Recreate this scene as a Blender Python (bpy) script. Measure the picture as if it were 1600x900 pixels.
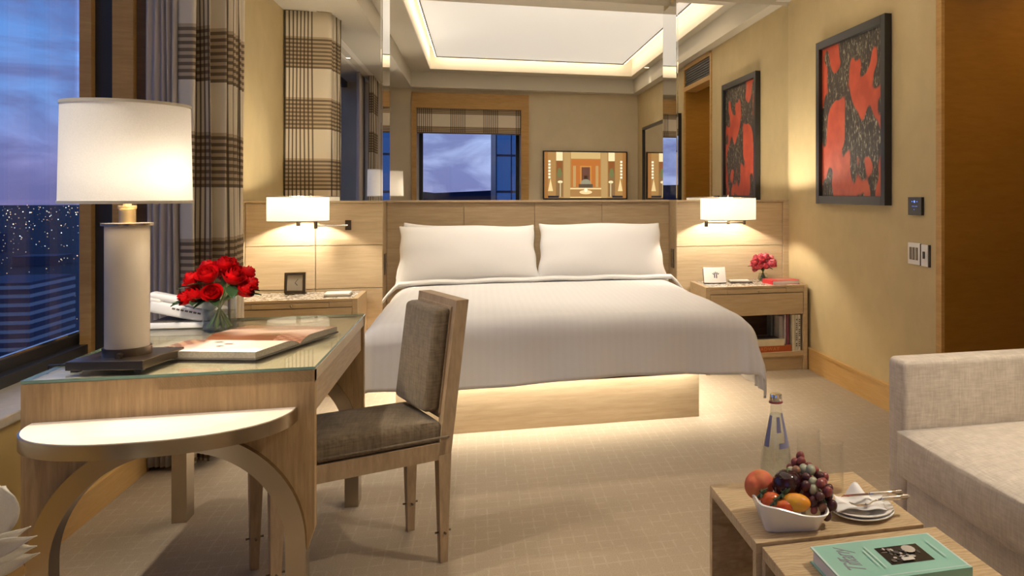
import bpy, bmesh, math, random
from mathutils import Vector, Matrix
random.seed(7)
R = math.radians
pi = math.pi
scene = bpy.context.scene
for o in list(bpy.data.objects):
    bpy.data.objects.remove(o)
COL = scene.collection

# ------------------------------------------------------------------ camera
cam_data = bpy.data.cameras.new('camera')
cam_data.sensor_width = 36.0
cam_data.lens = 1300 / 1600 * 36.0
cam_data.shift_x = (800 - 1100) / 1600
cam_data.shift_y = (303 - 450) / 1600
cam_data.clip_start = 0.02
cam_data.clip_end = 40000
cam = bpy.data.objects.new('camera', cam_data)
cam.location = (0, 0, 1.22)
cam.rotation_euler = (R(90), 0, -math.atan(352 / 1300))
COL.objects.link(cam)
scene.camera = cam

# ------------------------------------------------------------------ exposure
vs = scene.view_settings
vs.view_transform = 'Standard'
vs.look = 'None'
vs.exposure = 0.35
vs.gamma = 1.0
vs.use_curve_mapping = False

# light levels (watts for lamps, emission strengths for luminous surfaces)
PANEL = 0.46         # luminous stretch panel of the ceiling tray
COVE = 10.0           # strip light in the gap round the panel
DESK_W = 21.0
SCONCE_W = 27.0
BED_W = 8.0
DOWN_W = 46.0  # downlights added over the desk and sofa
BEDTOP_W = 42.0  # downlights added over the bed
WARM = (1.0, 0.87, 0.70)

# ------------------------------------------------------------------ node helpers
class NT:
    def __init__(s, tree):
        s.t = tree
    def n(s, kind, **kw):
        nd = s.t.nodes.new(kind)
        for k, v in kw.items():
            setattr(nd, k, v)
        return nd
    def link(s, a, b):
        s.t.links.new(a, b)
    def val(s, sock, v):
        if isinstance(v, bpy.types.NodeSocket):
            s.link(v, sock)
        else:
            sock.default_value = v
    def math(s, op, a, b=0.0, c=None):
        nd = s.n('ShaderNodeMath', operation=op)
        s.val(nd.inputs[0], a)
        s.val(nd.inputs[1], b)
        if c is not None:
            s.val(nd.inputs[2], c)
        return nd.outputs[0]
    def mix(s, fac, a, b, blend='MIX'):
        nd = s.n('ShaderNodeMix', data_type='RGBA', blend_type=blend)
        s.val(nd.inputs[0], fac)
        s.val(nd.inputs[6], a)
        s.val(nd.inputs[7], b)
        return nd.outputs[2]
    def coords(s, scale=(1, 1, 1), which='Object', loc=(0, 0, 0), rot=(0, 0, 0)):
        tc = s.n('ShaderNodeTexCoord')
        mp = s.n('ShaderNodeMapping')
        mp.inputs['Scale'].default_value = scale
        mp.inputs['Location'].default_value = loc
        mp.inputs['Rotation'].default_value = rot
        s.link(tc.outputs[which], mp.inputs[0])
        return mp.outputs[0]
    def noise(s, vec, scale=5, detail=4, rough=0.55, dist=0.0):
        nd = s.n('ShaderNodeTexNoise')
        s.link(vec, nd.inputs['Vector'])
        nd.inputs['Scale'].default_value = scale
        nd.inputs['Detail'].default_value = detail
        nd.inputs['Roughness'].default_value = rough
        nd.inputs['Distortion'].default_value = dist
        return nd.outputs[0]
    def ramp(s, fac, stops):
        nd = s.n('ShaderNodeValToRGB')
        cr = nd.color_ramp
        while len(cr.elements) < len(stops):
            cr.elements.new(0.5)
        for e, (p, c) in zip(cr.elements, stops):
            e.position = p
            e.color = c4(c)
        s.link(fac, nd.inputs[0])
        return nd.outputs[0]
    def bump(s, h, strength=0.2, dist=0.01):
        nd = s.n('ShaderNodeBump')
        nd.inputs['Strength'].default_value = strength
        nd.inputs['Distance'].default_value = dist
        s.link(h, nd.inputs['Height'])
        return nd.outputs[0]

def c4(c):
    return (c[0], c[1], c[2], 1.0)

def new_mat(name):
    m = bpy.data.materials.new(name)
    m.use_nodes = True
    nt = NT(m.node_tree)
    b = m.node_tree.nodes['Principled BSDF']
    return m, nt, b

def plain(name, col, rough=0.5, metal=0.0, spec=0.5, var=0.0, vscale=20, bump=0.0, bscale=200, coat=0.0, sheen=0.0):
    m, nt, b = new_mat(name)
    b.inputs['Base Color'].default_value = c4(col)
    b.inputs['Roughness'].default_value = rough
    b.inputs['Metallic'].default_value = metal
    b.inputs['Specular IOR Level'].default_value = spec
    b.inputs['Coat Weight'].default_value = coat
    b.inputs['Sheen Weight'].default_value = sheen
    v = nt.coords()
    if var > 0:
        n = nt.noise(v, vscale, 4)
        lo = tuple(x * (1 - var) for x in col)
        hi = tuple(min(1, x * (1 + var)) for x in col)
        nt.link(nt.ramp(n, [(0.3, lo), (0.7, hi)]), b.inputs['Base Color'])
    if bump > 0:
        nt.link(nt.bump(nt.noise(v, bscale, 3), bump, 0.004), b.inputs['Normal'])
    return m

def wood(name, lo, hi, scale=(2, 30, 30), rough=0.45, bump=0.05, figure=0.0, spec=0.4):
    m, nt, b = new_mat(name)
    v = nt.coords(scale)
    n1 = nt.noise(v, 3.0, 6, 0.65, 0.3)
    v2 = nt.coords(tuple(x * 0.25 for x in scale))
    n2 = nt.noise(v2, 3.0, 3, 0.5, 0.6)
    f = nt.math('ADD', nt.math('MULTIPLY', n1, 0.65), nt.math('MULTIPLY', n2, 0.35))
    if figure > 0:
        v3 = nt.coords((5, 5, 5))
        w = nt.n('ShaderNodeTexWave', wave_type='BANDS', bands_direction='Y')
        nt.link(v3, w.inputs['Vector'])
        w.inputs['Scale'].default_value = 5.0
        w.inputs['Distortion'].default_value = 14.0
        w.inputs['Detail'].default_value = 3.0
        w.inputs['Detail Scale'].default_value = 0.55
        f = nt.math('ADD', nt.math('MULTIPLY', f, 1 - figure), nt.math('MULTIPLY', w.outputs[1], figure))
    nt.link(nt.ramp(f, [(0.32, lo), (0.68, hi)]), b.inputs['Base Color'])
    b.inputs['Roughness'].default_value = rough
    b.inputs['Specular IOR Level'].default_value = spec
    nt.link(nt.bump(n1, bump, 0.004), b.inputs['Normal'])
    return m

def weave(name, col, dark, scale=420, rough=0.9, slub=0.35):
    m, nt, b = new_mat(name)
    v1 = nt.coords((60, 6, 6))
    v2 = nt.coords((6, 6, 60))
    v3 = nt.coords((6, 60, 6))
    a = nt.noise(v1, 3, 4)
    c = nt.noise(v2, 3, 4)
    d = nt.noise(v3, 3, 4)
    f = nt.math('MULTIPLY', nt.math('ADD', nt.math('ADD', a, c), d), 0.3333)
    nt.link(nt.ramp(f, [(0.5 - slub * 0.35, dark), (0.5 + slub * 0.35, col)]), b.inputs['Base Color'])
    b.inputs['Roughness'].default_value = rough
    b.inputs['Specular IOR Level'].default_value = 0.15
    b.inputs['Sheen Weight'].default_value = 0.15
    nt.link(nt.bump(nt.noise(nt.coords(), scale, 2), 0.25, 0.003), b.inputs['Normal'])
    return m

def emit(name, col, strength):
    m, nt, b = new_mat(name)
    b.inputs['Base Color'].default_value = c4(col)
    b.inputs['Emission Color'].default_value = c4(col)
    b.inputs['Emission Strength'].default_value = strength
    return m

def attr_mat(name, strength=0.0, rough=0.35):
    m, nt, b = new_mat(name)
    a = nt.n('ShaderNodeAttribute', attribute_name='Col')
    if strength > 0:
        b.inputs['Base Color'].default_value = (0.01, 0.01, 0.01, 1)
        nt.link(a.outputs['Color'], b.inputs['Emission Color'])
        b.inputs['Emission Strength'].default_value = strength
    else:
        nt.link(a.outputs['Color'], b.inputs['Base Color'])
    b.inputs['Roughness'].default_value = rough
    return m

def clear_glass(name, tint=(0.97, 0.98, 0.97), refl=0.08, rough=0.02):
    m = bpy.data.materials.new(name)
    m.use_nodes = True
    nt = NT(m.node_tree)
    m.node_tree.nodes.clear()
    out = nt.n('ShaderNodeOutputMaterial')
    tr = nt.n('ShaderNodeBsdfTransparent')
    tr.inputs[0].default_value = c4(tint)
    gl = nt.n('ShaderNodeBsdfGlossy')
    gl.inputs['Roughness'].default_value = rough
    lw = nt.n('ShaderNodeLayerWeight')
    lw.inputs['Blend'].default_value = 0.5
    mx = nt.n('ShaderNodeMixShader')
    f = nt.math('ADD', nt.math('MULTIPLY', nt.math('POWER', lw.outputs['Facing'], 3.0), 0.45), refl)
    nt.link(nt.math('MINIMUM', f, 1.0), mx.inputs[0])
    nt.link(tr.outputs[0], mx.inputs[1])
    nt.link(gl.outputs[0], mx.inputs[2])
    nt.link(mx.outputs[0], out.inputs[0])
    return m

def shade_mat(name, col, transl=0.55):
    m = bpy.data.materials.new(name)
    m.use_nodes = True
    nt = NT(m.node_tree)
    m.node_tree.nodes.clear()
    out = nt.n('ShaderNodeOutputMaterial')
    v = nt.coords((1, 1, 1))
    n = nt.noise(v, 300, 2)
    c = nt.ramp(n, [(0.3, tuple(x * 0.93 for x in col)), (0.7, col)])
    d = nt.n('ShaderNodeBsdfDiffuse')
    t = nt.n('ShaderNodeBsdfTranslucent')
    nt.link(c, d.inputs[0])
    nt.link(c, t.inputs[0])
    mx = nt.n('ShaderNodeMixShader')
    mx.inputs[0].default_value = transl
    nt.link(d.outputs[0], mx.inputs[1])
    nt.link(t.outputs[0], mx.inputs[2])
    nt.link(mx.outputs[0], out.inputs[0])
    return m

def plaid_mat(name, px=0.36, pz=0.475, bx=0.62, bz=0.52, nx=8, nz=8, cream=(0.74, 0.66, 0.52), dark=(0.075, 0.05, 0.03), tan=(0.42, 0.31, 0.185), transl=0.0, off=(0.0, 0.0)):
    """woven check: bands of thin dark lines both ways; UV in metres"""
    m, nt, b = new_mat(name)
    uv = nt.n('ShaderNodeUVMap')
    sp = nt.n('ShaderNodeSeparateXYZ')
    nt.link(uv.outputs[0], sp.inputs[0])
    def band(c, P, w, n, duty, o):
        f = nt.math('FRACT', nt.math('DIVIDE', nt.math('ADD', c, 50.0 + o), P))
        inb = nt.math('LESS_THAN', f, w)
        l = nt.math('LESS_THAN', nt.math('FRACT', nt.math('MULTIPLY', f, n / w)), duty)
        return inb, nt.math('MULTIPLY', inb, l)
    ibx, lx = band(sp.outputs[0], px, bx, nx, 0.38, off[0])
    ibz, lz = band(sp.outputs[1], pz, bz, nz, 0.5, off[1])
    c = nt.mix(nt.math('MULTIPLY', ibz, 0.75), c4(cream), c4(tan))
    c = nt.mix(nt.math('MULTIPLY', lz, 0.72), c, c4(dark))
    c = nt.mix(nt.math('MULTIPLY', lx, 0.86), c, c4(dark))
    nt.link(c, b.inputs['Base Color'])
    b.inputs['Roughness'].default_value = 0.85
    b.inputs['Specular IOR Level'].default_value = 0.1
    return m

# ------------------------------------------------------------------ world: dusk sky with broken cloud
w = bpy.data.worlds.new('dusk')
scene.world = w
w.use_nodes = True
wt = NT(w.node_tree)
bg = w.node_tree.nodes['Background']
tc = wt.n('ShaderNodeTexCoord')
sp = wt.n('ShaderNodeSeparateXYZ')
wt.link(tc.outputs['Generated'], sp.inputs[0])
sky = wt.ramp(sp.outputs[2], [(0.0, (0.20, 0.17, 0.36)), (0.03, (0.24, 0.24, 0.50)), (0.09, (0.16, 0.30, 0.66)), (0.25, (0.05, 0.20, 0.56)), (1.0, (0.02, 0.07, 0.25))])
mp = wt.n('ShaderNodeMapping')
mp.inputs['Scale'].default_value = (1, 1, 3.2)
wt.link(tc.outputs['Generated'], mp.inputs[0])
cl = wt.noise(mp.outputs[0], 7.0, 6, 0.55, 0.6)
clf = wt.ramp(cl, [(0.42, (0, 0, 0)), (0.58, (1, 1, 1))])
# the afterglow sits low on one side (behind the far window)
glow = wt.math('MULTIPLY', wt.ramp(wt.math('MULTIPLY', sp.outputs[1], -1.0), [(0.2, (0, 0, 0)), (0.95, (1, 1, 1))]), wt.ramp(sp.outputs[2], [(0.0, (0.6, 0.6, 0.6)), (0.05, (1, 1, 1)), (0.30, (0, 0, 0))]))
sky = wt.mix(wt.math('MULTIPLY', glow, 0.75), sky, (0.38, 0.46, 0.72, 1))
skyc = wt.mix(wt.math('MULTIPLY', clf, 0.75), sky, (0.105, 0.115, 0.29, 1))
wt.link(skyc, bg.inputs[0])
bg.inputs[1].default_value = 1.35

# ------------------------------------------------------------------ mesh helpers
def new_bm():
    return bmesh.new()

def box(bm, x0, x1, y0, y1, z0, z1, bev=0.0, seg=2):
    m = Matrix.Translation(((x0 + x1) / 2, (y0 + y1) / 2, (z0 + z1) / 2)) @ Matrix.Diagonal((abs(x1 - x0), abs(y1 - y0), abs(z1 - z0), 1))
    r = bmesh.ops.create_cube(bm, size=1.0, matrix=m)
    if bev > 0:
        es = list({e for v in r['verts'] for e in v.link_edges})
        bmesh.ops.bevel(bm, geom=es, offset=bev, segments=seg, profile=0.5, affect='EDGES')
    return bm

def obox(bm, mat, sx, sy, sz, bev=0.0, seg=2):
    """box of size sx,sy,sz centred on mat"""
    r = bmesh.ops.create_cube(bm, size=1.0, matrix=mat @ Matrix.Diagonal((sx, sy, sz, 1)))
    if bev > 0:
        es = list({e for v in r['verts'] for e in v.link_edges})
        bmesh.ops.bevel(bm, geom=es, offset=bev, segments=seg, profile=0.5, affect='EDGES')
    return bm

def lathe(bm, prof, c=(0, 0, 0), seg=32, mat=None, sx=1.0, sy=1.0, closed=False):
    rings = []
    for r, z in prof:
        if r < 1e-6:
            rings.append([bm.verts.new((c[0], c[1], c[2] + z))])
        else:
            rings.append([bm.verts.new((c[0] + sx * r * math.cos(2 * pi * i / seg), c[1] + sy * r * math.sin(2 * pi * i / seg), c[2] + z)) for i in range(seg)])
    pairs = list(zip(rings[:-1], rings[1:]))
    if closed:
        pairs.append((rings[-1], rings[0]))
    for a, b in pairs:
        for i in range(seg):
            j = (i + 1) % seg
            if len(a) == 1 and len(b) == 1:
                continue
            if len(a) == 1:
                bm.faces.new((a[0], b[i], b[j]))
            elif len(b) == 1:
                bm.faces.new((a[i], a[j], b[0]))
            else:
                bm.faces.new((a[i], a[j], b[j], b[i]))
    if mat is not None:
        bmesh.ops.transform(bm, matrix=mat, verts=[v for r in rings for v in r])
    return bm

def tube(bm, pts, rad, seg=8, cap=True):
    pts = [Vector(p) for p in pts]
    rads = rad if isinstance(rad, (list, tuple)) else [rad] * len(pts)
    rings = []
    up0 = Vector((0, 0, 1))
    for i, p in enumerate(pts):
        d = (pts[min(i + 1, len(pts) - 1)] - pts[max(i - 1, 0)]).normalized()
        a = d.cross(up0)
        if a.length < 1e-3:
            a = d.cross(Vector((1, 0, 0)))
        a.normalize()
        b = d.cross(a)
        rings.append([bm.verts.new(p + rads[i] * (math.cos(2 * pi * k / seg) * a + math.sin(2 * pi * k / seg) * b)) for k in range(seg)])
    for r0, r1 in zip(rings[:-1], rings[1:]):
        for k in range(seg):
            bm.faces.new((r0[k], r0[(k + 1) % seg], r1[(k + 1) % seg], r1[k]))
    if cap:
        bm.faces.new(rings[0])
        bm.faces.new(rings[-1])
    return bm

def prism(bm, poly, lo, hi, axis='z'):
    """extrude a 2-D outline: axis z -> (x,y), axis y -> (x,z), axis x -> (y,z)"""
    def P(a, b, h):
        return {'z': (a, b, h), 'y': (a, h, b), 'x': (h, a, b)}[axis]
    A = [bm.verts.new(P(a, b, lo)) for a, b in poly]
    B = [bm.verts.new(P(a, b, hi)) for a, b in poly]
    n = len(poly)
    bm.faces.new(A)
    bm.faces.new(B)
    for i in range(n):
        bm.faces.new((A[i], A[(i + 1) % n], B[(i + 1) % n], B[i]))
    return bm

def sphere(bm, c, r, sx=1, sy=1, sz=1, u=16, v=10, mat=None):
    m = Matrix.Translation(c) @ (mat or Matrix()) @ Matrix.Diagonal((sx, sy, sz, 1))
    bmesh.ops.create_uvsphere(bm, u_segments=u, v_segments=v, radius=r, matrix=m)
    return bm

def grid(bm, nu, nv, fn, uvfn=None):
    vs_ = [[bm.verts.new(fn(i / nu, j / nv)) for j in range(nv + 1)] for i in range(nu + 1)]
    uvl = bm.loops.layers.uv.verify() if uvfn else None
    for i in range(nu):
        for j in range(nv):
            idx = ((i, j), (i + 1, j), (i + 1, j + 1), (i, j + 1))
            f = bm.faces.new([vs_[a][b] for a, b in idx])
            if uvl:
                for lp, (a, b) in zip(f.loops, idx):
                    lp[uvl].uv = uvfn(a / nu, b / nv)
    return vs_

def obj(name, bm, mat, parent=None, smooth=False, fix=True, sub=0, solid=0.0, angle=40):
    if fix:
        bmesh.ops.recalc_face_normals(bm, faces=bm.faces)
    me = bpy.data.meshes.new(name)
    bm.to_mesh(me)
    bm.free()
    if mat is not None:
        me.materials.append(mat)
    if smooth:
        for p in me.polygons:
            p.use_smooth = True
        if smooth == 'auto':
            me.set_sharp_from_angle(angle=R(angle))
    o = bpy.data.objects.new(name, me)
    COL.objects.link(o)
    if parent is not None:
        attach(o, parent)
    if solid:
        md = o.modifiers.new('thickness', 'SOLIDIFY')
        md.thickness = solid
        md.offset = 0
    if sub:
        md = o.modifiers.new('smooth', 'SUBSURF')
        md.levels = sub
        md.render_levels = sub
    return o

def attach(o, parent):
    o.parent = parent
    if parent.type == 'EMPTY':
        o.matrix_parent_inverse = (Matrix.Translation(parent.location) @ parent.rotation_euler.to_matrix().to_4x4()).inverted()

def tag(o, label, cat, group=None, kind=None):
    o['label'] = label
    o['category'] = cat
    if group:
        o['group'] = group
    if kind:
        o['kind'] = kind
    return o

def thing(name, label, cat, loc=(0, 0, 0), group=None, rotz=0.0):
    e = bpy.data.objects.new(name, None)
    e.empty_display_size = 0.05
    e.location = loc
    e.rotation_euler = (0, 0, rotz)
    COL.objects.link(e)
    return tag(e, label, cat, group)

def struct(name, bm, mat, parent=None, **kw):
    o = obj(name, bm, mat, parent, **kw)
    if parent is None:
        o['kind'] = 'structure'
    return o

def B(name, mat, parent, x0, x1, y0, y1, z0, z1, bev=0.0, **kw):
    return obj(name, box(new_bm(), x0, x1, y0, y1, z0, z1, bev), mat, parent, **kw)

def SB(name, mat, x0, x1, y0, y1, z0, z1, bev=0.0):
    return struct(name, box(new_bm(), x0, x1, y0, y1, z0, z1, bev), mat)

def copy_tree(o, parent=None):
    c = o.copy()
    COL.objects.link(c)
    if parent is not None:
        c.parent = parent
    for ch in [x for x in bpy.data.objects if x.parent == o]:
        copy_tree(ch, c)
    return c

def lamp_light(name, kind, loc, watts, parent=None, radius=0.03, col=WARM, rot=None, size=None, size_y=None, spot=None):
    l = bpy.data.lights.new(name, kind)
    l.energy = watts
    l.color = col
    if kind == 'AREA':
        l.shape = 'RECTANGLE'
        l.size = size
        l.size_y = size_y
    else:
        l.shadow_soft_size = radius
    if spot:
        l.spot_size = spot
        l.spot_blend = 0.7
    o = bpy.data.objects.new(name, l)
    o.location = loc
    if rot:
        o.rotation_euler = rot
    COL.objects.link(o)
    if parent is not None:
        attach(o, parent)
    return o

def flat_print(name, items, frame, mat, parent, step=0.00025):
    """flat coloured shapes printed on a surface. items: (list of 2-D points, colour). frame: 4x4 matrix"""
    me = bpy.data.meshes.new(name)
    verts, faces, cols = [], [], []
    for k, (poly, col) in enumerate(items):
        b0 = len(verts)
        for a, b in poly:
            verts.append(tuple(frame @ Vector((a, b, step * (k + 1)))))
        faces.append(list(range(b0, b0 + len(poly))))
        cols.append(col)
    me.from_pydata(verts, [], faces)
    ca = me.color_attributes.new('Col', 'FLOAT_COLOR', 'CORNER')
    for p, c in zip(me.polygons, cols):
        for li in p.loop_indices:
            ca.data[li].color = c4(c)
    me.materials.append(mat)
    o = bpy.data.objects.new(name, me)
    COL.objects.link(o)
    attach(o, parent)
    return o

def rect(x0, x1, y0, y1):
    return [(x0, y0), (x1, y0), (x1, y1), (x0, y1)]

def ell(cx, cy, rx, ry, n=20, a0=0.0, rot=0.0):
    out = []
    for i in range(n):
        t = a0 + 2 * pi * i / n
        x, y = rx * math.cos(t), ry * math.sin(t)
        out.append((cx + x * math.cos(rot) - y * math.sin(rot), cy + x * math.sin(rot) + y * math.cos(rot)))
    return out

def text(name, body, size, frame, mat, parent, shear=0.0, extrude=0.0003, align='CENTER', space=1.0):
    cu = bpy.data.curves.new(name, 'FONT')
    cu.body = body
    cu.size = size
    cu.shear = shear
    cu.extrude = extrude
    cu.align_x = align
    cu.align_y = 'CENTER'
    cu.space_character = space
    cu.materials.append(mat)
    tmp = bpy.data.objects.new(name, cu)
    COL.objects.link(tmp)
    bpy.context.view_layer.update()
    me = bpy.data.meshes.new_from_object(tmp.evaluated_get(bpy.context.evaluated_depsgraph_get()))
    bpy.data.objects.remove(tmp)
    o = bpy.data.objects.new(name, me)
    COL.objects.link(o)
    attach(o, parent)
    o.matrix_basis = frame
    return o

def fr(origin, ax, ay):
    ax = Vector(ax).normalized()
    ay = Vector(ay)
    ay = (ay - ax * ay.dot(ax)).normalized()
    az = ax.cross(ay)
    return Matrix(((ax.x, ay.x, az.x, origin[0]), (ax.y, ay.y, az.y, origin[1]), (ax.z, ay.z, az.z, origin[2]), (0, 0, 0, 1)))

# ------------------------------------------------------------------ materials
M = {}
M['wall'] = plain('wallpaper', (0.54, 0.43, 0.235), 0.75, spec=0.25, var=0.05, vscale=6, bump=0.06, bscale=350)
M['ceil'] = plain('ceiling_paint', (0.64, 0.60, 0.51), 0.85, spec=0.1)
M['white_paint'] = plain('white_paint', (0.80, 0.76, 0.68), 0.8, spec=0.1)
M['gold_wood'] = wood('honey_wood', (0.40, 0.22, 0.06), (0.55, 0.33, 0.11), (3, 3, 25), 0.4)
M['gold_wood_h'] = wood('honey_wood_base', (0.50, 0.30, 0.10), (0.62, 0.40, 0.16), (25, 2, 25), 0.4)
M['hall_wood'] = wood('hall_panelling', (0.27, 0.125, 0.014), (0.34, 0.165, 0.026), (3, 3, 14), 0.35)
M['head_wood'] = wood('pale_sycamore', (0.50, 0.37, 0.22), (0.66, 0.53, 0.35), (1.6, 22, 22), 0.4, 0.03)
M['oak_v'] = wood('limed_oak_upright', (0.31, 0.195, 0.085), (0.52, 0.36, 0.18), (40, 40, 3), 0.45, 0.12)
M['oak_y'] = wood('limed_oak_long', (0.36, 0.25, 0.14), (0.56, 0.43, 0.27), (40, 3, 40), 0.42, 0.08)
M['chair_wood'] = wood('greyed_oak', (0.30, 0.205, 0.115), (0.48, 0.35, 0.21), (25, 25, 5), 0.45, 0.08)
M['table_wood'] = wood('figured_oak', (0.36, 0.245, 0.125), (0.60, 0.45, 0.265), (6, 30, 30), 0.4, 0.06, figure=0.14)
M['night_wood'] = wood('nightstand_sycamore', (0.40, 0.29, 0.16), (0.54, 0.41, 0.25), (2, 24, 24), 0.42, 0.03)
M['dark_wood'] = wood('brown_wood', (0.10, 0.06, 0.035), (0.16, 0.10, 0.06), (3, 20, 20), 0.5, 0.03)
M['black'] = plain('black_lacquer', (0.015, 0.014, 0.013), 0.35)
M['dark_frame'] = plain('dark_window_metal', (0.035, 0.035, 0.035), 0.4, metal=0.3)
M['sill'] = plain('sill_stone', (0.40, 0.35, 0.27), 0.35, var=0.1, vscale=30)
M['nickel'] = plain('brushed_nickel', (0.47, 0.40, 0.31), 0.24, metal=1.0, bump=0.02)
M['bronze'] = plain('dark_bronze', (0.17, 0.135, 0.10), 0.3, metal=1.0)
M['chrome'] = plain('polished_chrome', (0.75, 0.72, 0.68), 0.12, metal=1.0)
M['brass'] = plain('satin_brass', (0.72, 0.52, 0.25), 0.28, metal=1.0)
M['mirror'] = plain('mirror_silver', (0.90, 0.90, 0.88), 0.0, metal=1.0)
M['linen'] = plain('white_linen', (0.80, 0.78, 0.75), 0.8, spec=0.15, sheen=0.1, bump=0.05, bscale=500)
M['white'] = plain('white_ceramic', (0.78, 0.76, 0.72), 0.2)
M['plastic'] = plain('white_plastic', (0.75, 0.74, 0.72), 0.35)
M['paper'] = plain('page_paper', (0.80, 0.76, 0.70), 0.6)
M['cover_grey'] = plain('grey_book_board', (0.10, 0.085, 0.07), 0.5)
M['upholstery'] = weave('brown_ribbed_cloth', (0.22, 0.165, 0.105), (0.11, 0.083, 0.052))
M['sofa'] = weave('oat_linen', (0.70, 0.62, 0.51), (0.50, 0.43, 0.34))
M['leather'] = plain('cream_leather', (0.52, 0.45, 0.35), 0.45, bump=0.05, bscale=300)
M['sheer'] = plain('grey_sheer_cloth', (0.46, 0.42, 0.41), 0.9, spec=0.05)
M['plaid'] = plaid_mat('plaid_curtain', off=(0.04, 0.05))
M['plaid_blind'] = plaid_mat('plaid_blind', px=0.44, pz=0.26, bx=0.48, bz=0.35, nx=8, nz=4, off=(0.16, -0.005))
M['winglass'] = clear_glass('window_glass', (0.93, 0.95, 0.96), 0.035, 0.0)
M['tableglass'] = clear_glass('table_glass', (0.96, 0.98, 0.965), 0.07, 0.03)
M['drinkglass'] = clear_glass('drinking_glass', (0.985, 0.985, 0.98), 0.008, 0.02)
M['vaseglass'] = clear_glass('vase_glass', (0.95, 0.97, 0.95), 0.09, 0.02)
M['bottleglass'] = clear_glass('bottle_glass', (0.93, 0.94, 0.93), 0.04, 0.02)
M['water'] = clear_glass('water', (0.93, 0.95, 0.95), 0.03, 0.0)
M['glassedge'] = plain('green_glass_edge', (0.20, 0.32, 0.25), 0.2)
M['shade'] = shade_mat('lamp_shade_linen', (0.86, 0.82, 0.75), 0.027)
M['shade2'] = shade_mat('sconce_shade_linen', (0.88, 0.84, 0.76), 0.075)
M['print'] = attr_mat('printed_page')
M['print_gloss'] = attr_mat('printed_cover', rough=0.2)
M['screen'] = attr_mat('screen_picture', strength=1.0)
M['ink'] = plain('dark_ink', (0.05, 0.045, 0.05), 0.5)
M['inkgrey'] = plain('grey_ink', (0.22, 0.22, 0.24), 0.5)
M['leaf'] = plain('rose_leaf', (0.02, 0.055, 0.018), 0.45, var=0.3, vscale=40)
M['stem'] = plain('green_stem', (0.14, 0.25, 0.06), 0.5, var=0.25, vscale=60)
M['rose'] = plain('red_petal', (0.48, 0.002, 0.004), 0.5, spec=0.15, var=0.35, vscale=50)
M['pinkrose'] = plain('pink_petal', (0.80, 0.16, 0.20), 0.5, spec=0.3, var=0.35, vscale=70)
M['petal'] = shade_mat('white_petal', (0.88, 0.84, 0.74), 0.5)

def carpet():
    m, nt, b = new_mat('carpet')
    v = nt.coords((1, 1, 1))
    sp = nt.n('ShaderNodeSeparateXYZ')
    wob = nt.noise(nt.coords((1, 1, 1)), 9, 2)
    nt.link(v, sp.inputs[0])
    def lines(c, P, w):
        f = nt.math('FRACT', nt.math('DIVIDE', nt.math('ADD', nt.math('ADD', c, 20), nt.math('MULTIPLY', wob, 0.012)), P))
        return nt.math('LESS_THAN', f, w)
    lx = lines(sp.outputs[0], 0.042, 0.13)
    ly = lines(sp.outputs[1], 0.060, 0.13)
    g = nt.math('MAXIMUM', lx, ly)
    patch = nt.noise(nt.coords((1, 1, 1)), 14, 3)
    g = nt.math('MULTIPLY', g, nt.ramp(patch, [(0.40, (0, 0, 0)), (0.60, (1, 1, 1))]))
    fine = nt.noise(nt.coords((1, 1, 1)), 260, 3)
    base = nt.ramp(fine, [(0.3, (0.29, 0.223, 0.143)), (0.7, (0.40, 0.318, 0.218))])
    col = nt.mix(nt.math('MULTIPLY', g, 0.17), base, (0.66, 0.56, 0.42, 1))
    nt.link(col, b.inputs['Base Color'])
    b.inputs['Roughness'].default_value = 0.95
    b.inputs['Specular IOR Level'].default_value = 0.05
    b.inputs['Sheen Weight'].default_value = 0.15
    h = nt.math('ADD', nt.math('MULTIPLY', g, 0.5), nt.math('MULTIPLY', fine, 0.6))
    nt.link(nt.bump(h, 0.28, 0.006), b.inputs['Normal'])
    return m
M['carpet'] = carpet()

def duvet_mat():
    m, nt, b = new_mat('striped_satin_cotton')
    v = nt.coords()
    sp = nt.n('ShaderNodeSeparateXYZ')
    nt.link(v, sp.inputs[0])
    f = nt.math('FRACT', nt.math('DIVIDE', nt.math('ADD', sp.outputs[0], 10), 0.034))
    s = nt.math('LESS_THAN', f, 0.5)
    nt.link(nt.mix(s, (0.80, 0.785, 0.765, 1), (0.79, 0.773, 0.752, 1)), b.inputs['Base Color'])
    nt.link(nt.math('ADD', nt.math('MULTIPLY', s, 0.08), 0.6), b.inputs['Roughness'])
    b.inputs['Specular IOR Level'].default_value = 0.25
    b.inputs['Sheen Weight'].default_value = 0.1
    nt.link(nt.bump(nt.noise(v, 6, 3), 0.15, 0.02), b.inputs['Normal'])
    return m
M['duvet'] = duvet_mat()

def pebble_mat():
    m, nt, b = new_mat('speckled_stone')
    v = nt.coords()
    vo = nt.n('ShaderNodeTexVoronoi')
    vo.inputs['Scale'].default_value = 75
    nt.link(v, vo.inputs['Vector'])
    sp = nt.n('ShaderNodeSeparateColor')
    nt.link(vo.outputs['Color'], sp.inputs[0])
    nt.link(nt.ramp(sp.outputs[0], [(0.0, (0.10, 0.08, 0.06)), (0.3, (0.35, 0.29, 0.22)), (0.6, (0.70, 0.64, 0.55)), (1.0, (0.85, 0.80, 0.72))]), b.inputs['Base Color'])
    b.inputs['Roughness'].default_value = 0.25
    return m
M['pebble'] = pebble_mat()

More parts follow.
